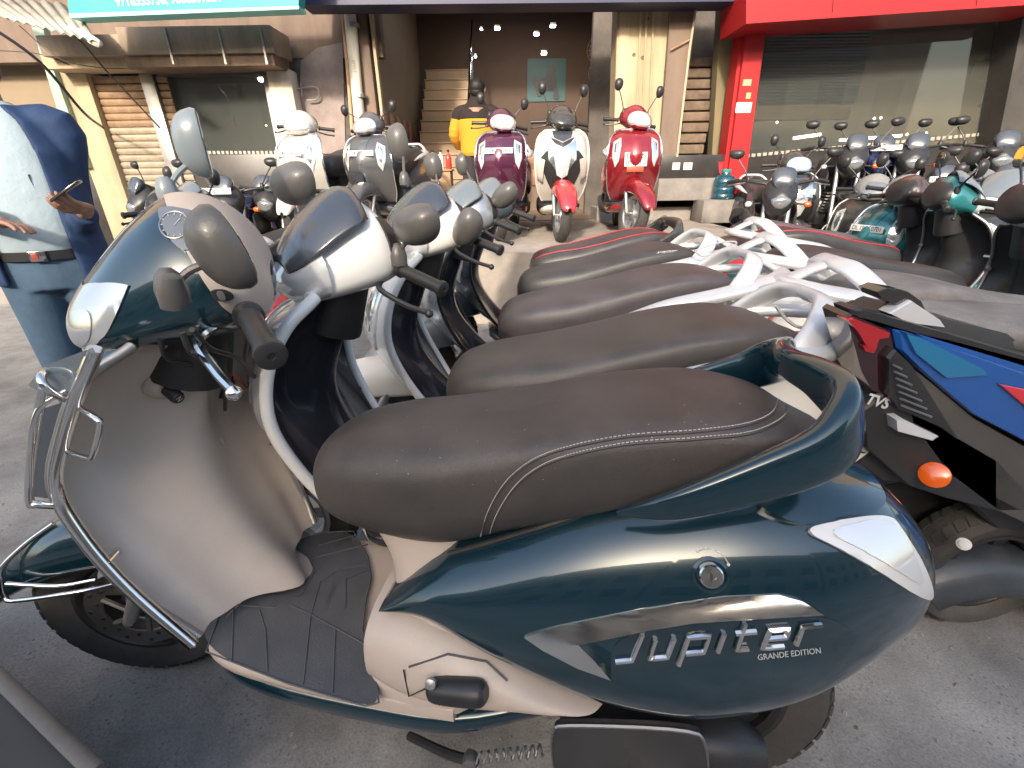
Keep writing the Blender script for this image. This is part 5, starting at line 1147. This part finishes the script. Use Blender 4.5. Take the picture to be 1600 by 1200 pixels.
# white scooter and tail ended one at the left
l1,_=scooter('scooter','silver white scooter with diamond lamp beside the man in blue jacket',(-1.45,3.95,0),-.95,0,steer=10,col=mat('silver_white_paint',(.5,.5,.5),.25,.3,coat=1,dust=.2),inner=BLK,seat=SEATB,visor=BGREY,mirrors='both',legguard=True,trim=CHR,lampM=HLB)
l2,_=scooter('scooter','dark grey scooter with silver grab rail seen from behind past the mirror',(-1.28,2.25,0),.75,0,steer=0,col=mat('dark_silver_paint',(.12,.125,.13),.3,.5,coat=1,dust=.3),inner=BLK,seat=SEATB,mirrors='none',rail=SILV)
# ---------------------------------------------------------------- small things
jg=thing('water_jug','blue water jug with teal cap standing on the step by the red post','jug',A(1128,311,FY-.35))
JB=mat('blue_pet',(.02,.09,.13),.08,trans=.35,coat=1); MB().lathe([(.10,0),(.125,.01),(.125,.05),(.118,.06),(.125,.07),(.125,.12),(.118,.13),(.125,.14),(.125,.20),(.10,.245),(.05,.27),(.045,.29)],None,28).build('jug_body',JB,jg)
MB().lathe([(.05,.285),(.052,.29),(.052,.32),(.0,.322)],None,20).build('jug_cap',mat('teal_cap',(.02,.25,.22),.4),jg)
bk=thing('red_bucket','small red bucket standing behind the water jug','bucket',A(1124,262,FY-.15)); MB().lathe([(.07,-.08),(.085,.05),(.09,.055),(.086,.06),(.06,-.06)],None,20).build('bucket_body',mat('red_plastic',(.5,.03,.04),.4),bk)
jp=thing('jug_step','stone block under the water jug','block',(2.0,FY-.35,PZ/2))
p0=jg.location; jp.location=(p0.x,p0.y,PZ); MB().box((0,0,(p0.z-PZ)/2),(.55,.34,max(.02,p0.z-PZ)),.01).build('block',MATS['grey_render'],jp)
bc=thing('vehicle_panel','dark framed vehicle panel corner cut off at the bottom left, boxed to the ground','case',G(40,1190,.30))  # framed panel of a vehicle, the box below is added to carry it
BI=bc.matrix_basis.inverted()
P=[G(x,y,.34) for x,y in ((-260,880),(-8,1052),(150,1205),(-200,1500))]
for q in P: q.z=.34
MB().prism([Vector((p.x,p.y,.0)) for p in P],(0,0,0),(0,0,.33)).build('panel_box',mat('charcoal_panel',(.022,.022,.022),.5,dust=.3,dustcol=(.08,.08,.08)),bc,BI,flat=True)
for a_,b_ in zip(P,P[1:]+P[:1]): MB().tube([a_,b_],.012,10,flat=.6).build('edge_strip',mat('grey_edge',(.06,.055,.05),.4,dust=.3),bc,BI)
# weed growing at the foot of the platform
pl=thing('weed','small green weed growing beside the white scooter','weed',G(462,448,.02))
LF=mat('weed_leaf',(.05,.10,.025),.6,vary=.3,vscale=30)
pl.location=(-1.78,3.62,0)
MB().tube([(0,0,0),(.01,0,.2),(-.01,.01,.42)],.006,6).build('stem',LF,pl)
lm=MB()
for k in range(46):
    a=random.uniform(0,2*PI); z=random.uniform(.1,.46); r=random.uniform(.03,.13); d=Vector((math.cos(a),math.sin(a),random.uniform(-.1,.6))).normalized(); s_=d.cross(Vector((0,0,1))).normalized()*random.uniform(.018,.03); b_=Vector((0,0,z)); L_=random.uniform(.05,.09)
    lm=MB().add([b_+d*.02,b_+d*(r)+s_,b_+d*(r+L_),b_+d*r-s_,b_+d*(r+L_*.4)+Vector((0,0,.008))],[(0,1,4),(1,2,4),(2,3,4),(3,0,4)]); lm.build('leaf',LF,pl,flat=True)
# loose stones on the ground
gm=MB()
for k in range(1500):
    x,y=random.uniform(-2.2,2.4),random.uniform(.15,1.6); r=random.choice([.0012,.0015,.002,.003])*random.uniform(.7,1.5)
    gm.box((x,y,r*.3),(r*2,r*1.6,r*1.3),0,Matrix.Rotation(random.uniform(-1,1),4,'Y')@Matrix.Rotation(random.uniform(0,3),4,'Z')@Matrix.Rotation(random.uniform(-.4,.4),4,'X'))
g_=gm.build('gravel',mat('grit',(.30,.28,.25),.9,vary=.4,vscale=30),flat=True); g_['kind']='stuff'; g_['label']='loose grit scattered over the asphalt'; g_['category']='grit'
# ---------------------------------------------------------------- people
SKIN=mat('skin',(.30,.16,.105),.5,bump=.2,bscale=120); HAIR=mat('hair',(.012,.010,.009),.6,bump=.8,bscale=200)
def fused(name,mb,m,par,voxel,it=6):
    o=mb.build(name,m,par,recalc=True); r=o.modifiers.new('r','REMESH'); r.mode='VOXEL'; r.voxel_size=voxel; r.use_smooth_shade=True
    s=o.modifiers.new('s','SMOOTH'); s.iterations=it; s.factor=.5
    return o
def ell(mb,c,r,M=None,n=14):
    rs=[]
    for i in range(n+1):
        t_=-PI/2+PI*i/n; rs.append([Vector((r[0]*math.cos(t_)*math.cos(a),r[1]*math.cos(t_)*math.sin(a),r[2]*math.sin(t_))) for a in [2*PI*j/18 for j in range(18)]])
    return mb.rings([[ (M@p if M else p)+Vector(c) for p in r_] for r_ in rs])
def head(mb,c,f):      # c: centre, f: direction of the face
    f=Vector(f).normalized(); s=Vector((-f.y,f.x,0)); c=Vector(c)
    M=Matrix((( s.x,f.x,0),(s.y,f.y,0),(0,0,1)))
    ell(mb,c,(.076,.092,.115),M.to_4x4()); ell(mb,c+f*.025-Vector((0,0,.06)),(.055,.06,.06),M.to_4x4())
    mb.tube([c+f*.09+Vector((0,0,.02)),c+f*.112-Vector((0,0,.015)),c+f*.095-Vector((0,0,.022))],[.008,.014,.010],8)
    for sg in (-1,1): ell(mb,c+s*sg*.078-Vector((0,0,.005)),(.012,.02,.032),M.to_4x4())
    ell(mb,c+f*.083-Vector((0,0,.05)),(.024,.012,.008),M.to_4x4())
def hand(mb,w,d,n,up,curl=.5,size=1.0):   # w wrist, d direction, n palm normal, thumb on the side "up"
    w=Vector(w); d=Vector(d).normalized(); n=Vector(n); n=(n-d*n.dot(d)).normalized(); u=Vector(up); u=(u-d*u.dot(d)-n*u.dot(n)).normalized()
    L=.085*size
    for k in range(4):
        o=(k-1.5)*.0195*size; mb.tube([w+d*.0+u*o*.6,w+d*L+u*-o],[.013*size,.0125*size],8) if False else mb.tube([w-d*.01+u*o*.5,w+d*L+u*o],.0125*size,8)
    mb.tube([w+d*.02,w+d*.06],.021*size,8)
    for k,l in enumerate((.062,.076,.080,.070)):
        o=(k-1.5)*.0205*size; l*=size; p=w+d*L+u*o; q=[p]; dd=d.copy()
        for j,fr in enumerate((.45,.32,.25)):
            ang=curl*(.5+.5*j); dd=(dd*math.cos(ang)+n*math.sin(ang)).normalized(); q.append(q[-1]+dd*l*fr)
        mb.tube(q,[.0088*size,.0085*size,.0075*size,.0062*size],8)
    t0=w+d*.025*size+u*.03*size; mb.tube([w+d*.01+u*.015*size,t0,t0+(d*.6+u*.6+n*.4).normalized()*.035*size,t0+(d*.8+u*.45+n*.7).normalized()*.066*size],[.015*size,.013*size,.0105*size,.008*size],8)
def person_left():
    t=thing('person','person in navy jacket, pale shirt and jeans holding a phone at the left edge','person',(-2.0,2.05,0))
    I=t.matrix_basis.inverted()
    def L_(v): return I@Vector(v)
    bc_=A(62,404,2.05); X=bc_.x; Yc=2.1; hz=bc_.z+.02       # belt height
    sh=1.36; f=Vector((.42,-.9,0)).normalized(); s=Vector((-f.y,f.x,0)); c0=Vector((X,Yc,0))
    def P(side,fw,z): return c0+s*side+f*fw+Vector((0,0,z))-Vector((0,0,0))
    # hands given by the view
    wr1=A(134,326,1.95); hd1=A(100,322,1.83); wr2=A(-14,345,1.80); hd2=A(60,356,1.76)
    shR=P(.20,0,sh); shL=P(-.20,0,sh)
    sgn=1 if shR.x>shL.x else -1
    r_sh=shR if sgn>0 else shL; l_sh=shL if sgn>0 else shR
    el1=A(128,350,2.2); el2=l_sh+Vector((-.06,-.02,-.30))
    body=MB(); head(body,L_(P(0,.03,sh+.20)),f); body.tube([L_(P(0,0,sh-.04)),L_(P(0,.01,sh+.13))],.056,14)
    body.tube([L_(P(0,0,hz-.05)),L_(P(0,0,hz+.2)),L_(P(0,0,sh-.1)),L_(P(0,0,sh))],[.10,.10,.09,.06],16)
    for a,b,c_ in ((r_sh,el1,wr1),(l_sh,el2,wr2)): body.tube([L_(P(0,-.03,sh-.1)).lerp(L_(a),.4),L_(a)+Vector((0,0,-.03)),L_(b),L_(c_)],[.05,.045,.036,.026],12)
    hand(body,L_(wr1),(hd1-wr1),(-.3,-.2,.9),(-.5,-.5,.7),.75,1.0)
    hand(body,L_(wr2),(hd2-wr2),(.1,-.3,-.9),(.0,-.4,.9),.25,1.05)
    for sg in (-1,1): body.tube([L_(P(sg*.09,0,hz-.05)),L_(P(sg*.10,0,.45)),L_(P(sg*.11,0,.08))],[.075,.055,.035],12); body.tube([L_(P(sg*.11,-.05,.05)),L_(P(sg*.12,.16,.035))],.035,10)
    fused('body',body,SKIN,t,.0045,4)
    hm=MB(); MH=Matrix(((s.x,f.x,0),(s.y,f.y,0),(0,0,1))).to_4x4(); ell(hm,L_(P(0,.008,sh+.232)),(.083,.096,.096),MH); ell(hm,L_(P(0,-.02,sh+.19)),(.078,.076,.09),MH); hm.build('hair',HAIR,t)
    for sg in (-1,1):
        MB().lathe([(0,-.008),(.010,-.003),(.012,0),(.010,.003),(0,.008)],Matrix.Translation(L_(P(sg*.032,.113,sh+.213))),12).build('eye',mat('eye_dark',(.05,.035,.03),.15,coat=1),t)
        MB().tube([L_(P(sg*.018,.118,sh+.236)),L_(P(sg*.034,.119,sh+.241)),L_(P(sg*.052,.106,sh+.235))],.0035,6).build('eyebrow',HAIR,t)
    CL1=mat('pale_blue_shirt',(.34,.42,.46),.8,bump=3,bscale=14); JK=mat('navy_jacket',(.012,.036,.10),.8,bump=.6,bscale=50,vary=.2,vscale=8); JN=mat('blue_jeans',(.055,.10,.155),.85,bump=.7,bscale=60,vary=.25,vscale=7)
    def shell(name,m,rows,vox=None):
        rs=[]
        for z,w,d_,fo in rows: rs.append([L_(P(w*math.copysign(abs(math.cos(a))**.8,math.cos(a)),fo+d_*math.copysign(abs(math.sin(a))**.9,math.sin(a)),z)) for a in [2*PI*j/28 for j in range(28)]])
        mb=MB(); mb.rings(rs); o=mb.build(name,m,t,ang=80); return o
    shell('shirt',CL1,[(hz-.02,.155,.108,0),(hz+.025,.168,.118,.005),(hz+.15,.18,.13,.01),(hz+.3,.185,.125,0),(sh-.08,.175,.115,0),(sh+.02,.12,.08,0),(sh+.06,.07,.065,0)])
    tr=MB()
    for sg in (-1,1): tr.tube([L_(P(sg*.085,0,hz+.0)),L_(P(sg*.095,0,hz-.12)),L_(P(sg*.105,.01,hz-.4)),L_(P(sg*.115,0,.08))],[.105,.102,.082,.072],18,sm=4)
    tr.rings([[L_(P(w*math.cos(a),d_*math.sin(a),z)) for a in [2*PI*j/24 for j in range(24)]] for z,w,d_ in ((hz+.0,.165,.118),(hz-.07,.178,.125),(hz-.15,.17,.12))])
    fused('trousers',tr,JN,t,.010,3)
    be=MB(); rs=[]
    for z,e_ in ((hz-.018,.0),(hz-.018,.006),(hz+.018,.006),(hz+.018,0)): rs.append([L_(P((.178+e_)*math.cos(a),(.132+e_)*math.sin(a),z)) for a in [2*PI*j/40 for j in range(40)]])
    b_=be.rings(rs,cap=False).build('belt',BLK,t)
    bk_=MB().box((0,0,0),(.055,.008,.042),.003).build('buckle',CHR,b_,frame_M(L_(P(.01,.142,hz)),s,f))
    MB().box((-.008,.006,.0),(.022,.004,.026),.001).build('buckle_inlay',mat('red_enamel',(.35,.06,.04),.4),b_,frame_M(L_(P(.01,.142,hz)),s,f))
    jk=MB()
    for a,b,c_ in ((r_sh,el1,wr1),(l_sh,el2,wr2)):
        e=b.lerp(c_,.72); jk.tube([L_(P(0,-.03,sh-.03)),L_(a)-Vector((0,0,.02)),L_(a.lerp(b,.5)),L_(b),L_(e)],[.066,.070,.062,.056,.046],16,sm=4)
    # back and open fronts
    rs=[]
    for z,w,d_ in ((hz-.12,.215,.165),(hz+.1,.21,.16),(sh-.12,.215,.15),(sh-.01,.17,.12),(sh+.05,.09,.085)):
        out=[L_(P(w*math.cos(a),d_*math.sin(a),z)) for a in [math.radians(128+284*j/30) for j in range(31)]]
        inn_=[L_(P((w-.02)*math.cos(a),(d_-.02)*math.sin(a),z)) for a in [math.radians(128+284*(30-j)/30) for j in range(31)]]
        rs.append(out+inn_)
    jk.rings(rs); fused('jacket',jk,JK,t,.009,4)
    cl_=MB().box((0,0,0),(.006,.003,.06)); cl_.build('pen_clip',CHR,t,Matrix.Translation(L_(P(.08*sgn,.118,hz+.28))))
    for sg in (-1,1): Loft([(-.09,.07,0,.035,2.6,.4),(0,.09,0,.045,2.6,.4),(.12,.06,0,.048,2.6,.4),(.19,.035,0,.03,2.4,.4)],M=I@frame_M(P(sg*.115,0,0),f,-s if False else s)@Matrix.Rotation(0,4,'X')).mesh(3,16).build('shoe',BLK,t)
    ph=thing('phone','dark mobile phone held in the raised hand of the man','phone',tuple(A(104,298,1.84)))
    F=frame_M((0,0,0),(.8,.3,.55),(-.35,.9,.1)); MB().box((0,0,0),(.12,.062,.009),.004).build('phone_body',BLKG,ph,F); MB().box((0,0,.0052),(.11,.055,.001)).build('screen',BLKG,ph,F)
person_left()
def person_back():
    z0=PZ; c=A(747,240,6.45); t=thing('person','person seen from behind in black and yellow sweater standing in the doorway','person',(c.x,6.45,z0))
    body=MB(); head(body,(.02,0,1.47),(.25,1,0)); body.tube([(0,0,1.25),(.015,0,1.42)],.055,12); body.tube([(0,0,.85),(0,0,1.1),(0,0,1.28)],[.12,.13,.12],14)
    for sg in (-1,1):
        body.tube([(0,0,1.25),(sg*.18,0,1.24),(sg*.245,0,1.0),(sg*.21,.14,.86)],[.05,.045,.04,.028],10); body.tube([(sg*.08,0,.85),(sg*.09,0,.45),(sg*.1,0,.06)],[.075,.055,.04],10); body.tube([(sg*.1,-.05,.04),(sg*.11,.15,.03)],.035,8)
        hand(body,(sg*.21,.14,.86),(-sg*.4,.8,-.2),(0,0,-1),(-sg,0,0),.5)
    t.scale=(1.14,1.1,1)
    fused('body',body,SKIN,t,.006,4)
    hm=MB(); ell(hm,(.015,-.025,1.50),(.083,.094,.09)); ell(hm,(.014,-.04,1.455),(.074,.066,.07)); hm.build('hair',HAIR,t)
    YL=mat('mustard_knit',(.52,.25,.02),.9,bump=.8,bscale=120); BK=mat('black_knit',(.02,.012,.012),.9,bump=.8,bscale=120)
    y_=MB(); k_=MB()
    y_.rings([[Vector((w*math.cos(a),d*math.sin(a),z)) for a in [2*PI*j/26 for j in range(26)]] for z,w,d in ((.76,.17,.12),(.80,.19,.135),(.95,.185,.135),(1.1,.19,.135),(1.165,.19,.13))])
    for sg in (-1,1): y_.tube([(sg*.213,0,1.165),(sg*.25,0,1.0),(sg*.215,.12,.87)],[.062,.058,.045],14,sm=3); k_.tube([(sg*.1,0,1.27),(sg*.185,0,1.24),(sg*.215,0,1.16)],[.06,.066,.063],14,sm=3)
    k_.rings([[Vector((w*math.cos(a),d*math.sin(a),z)) for a in [2*PI*j/26 for j in range(26)]] for z,w,d in ((1.163,.192,.132),(1.22,.186,.125),(1.30,.13,.10),(1.40,.062,.066))])
    fused('sweater',y_,YL,t,.007,3); fused('sweater_yoke',k_,BK,t,.007,3)
    tr=MB()
    for sg in (-1,1): tr.tube([(sg*.08,0,.84),(sg*.095,0,.45),(sg*.1,0,.07)],[.10,.085,.07],14,sm=3)
    fused('trousers',tr,mat('dark_trousers',(.025,.022,.028),.85),t,.01,3)
    for sg in (-1,1): MB().box((sg*.1,.05,.035),(.09,.26,.07),.025).build('shoe',BLK,t)
person_back()
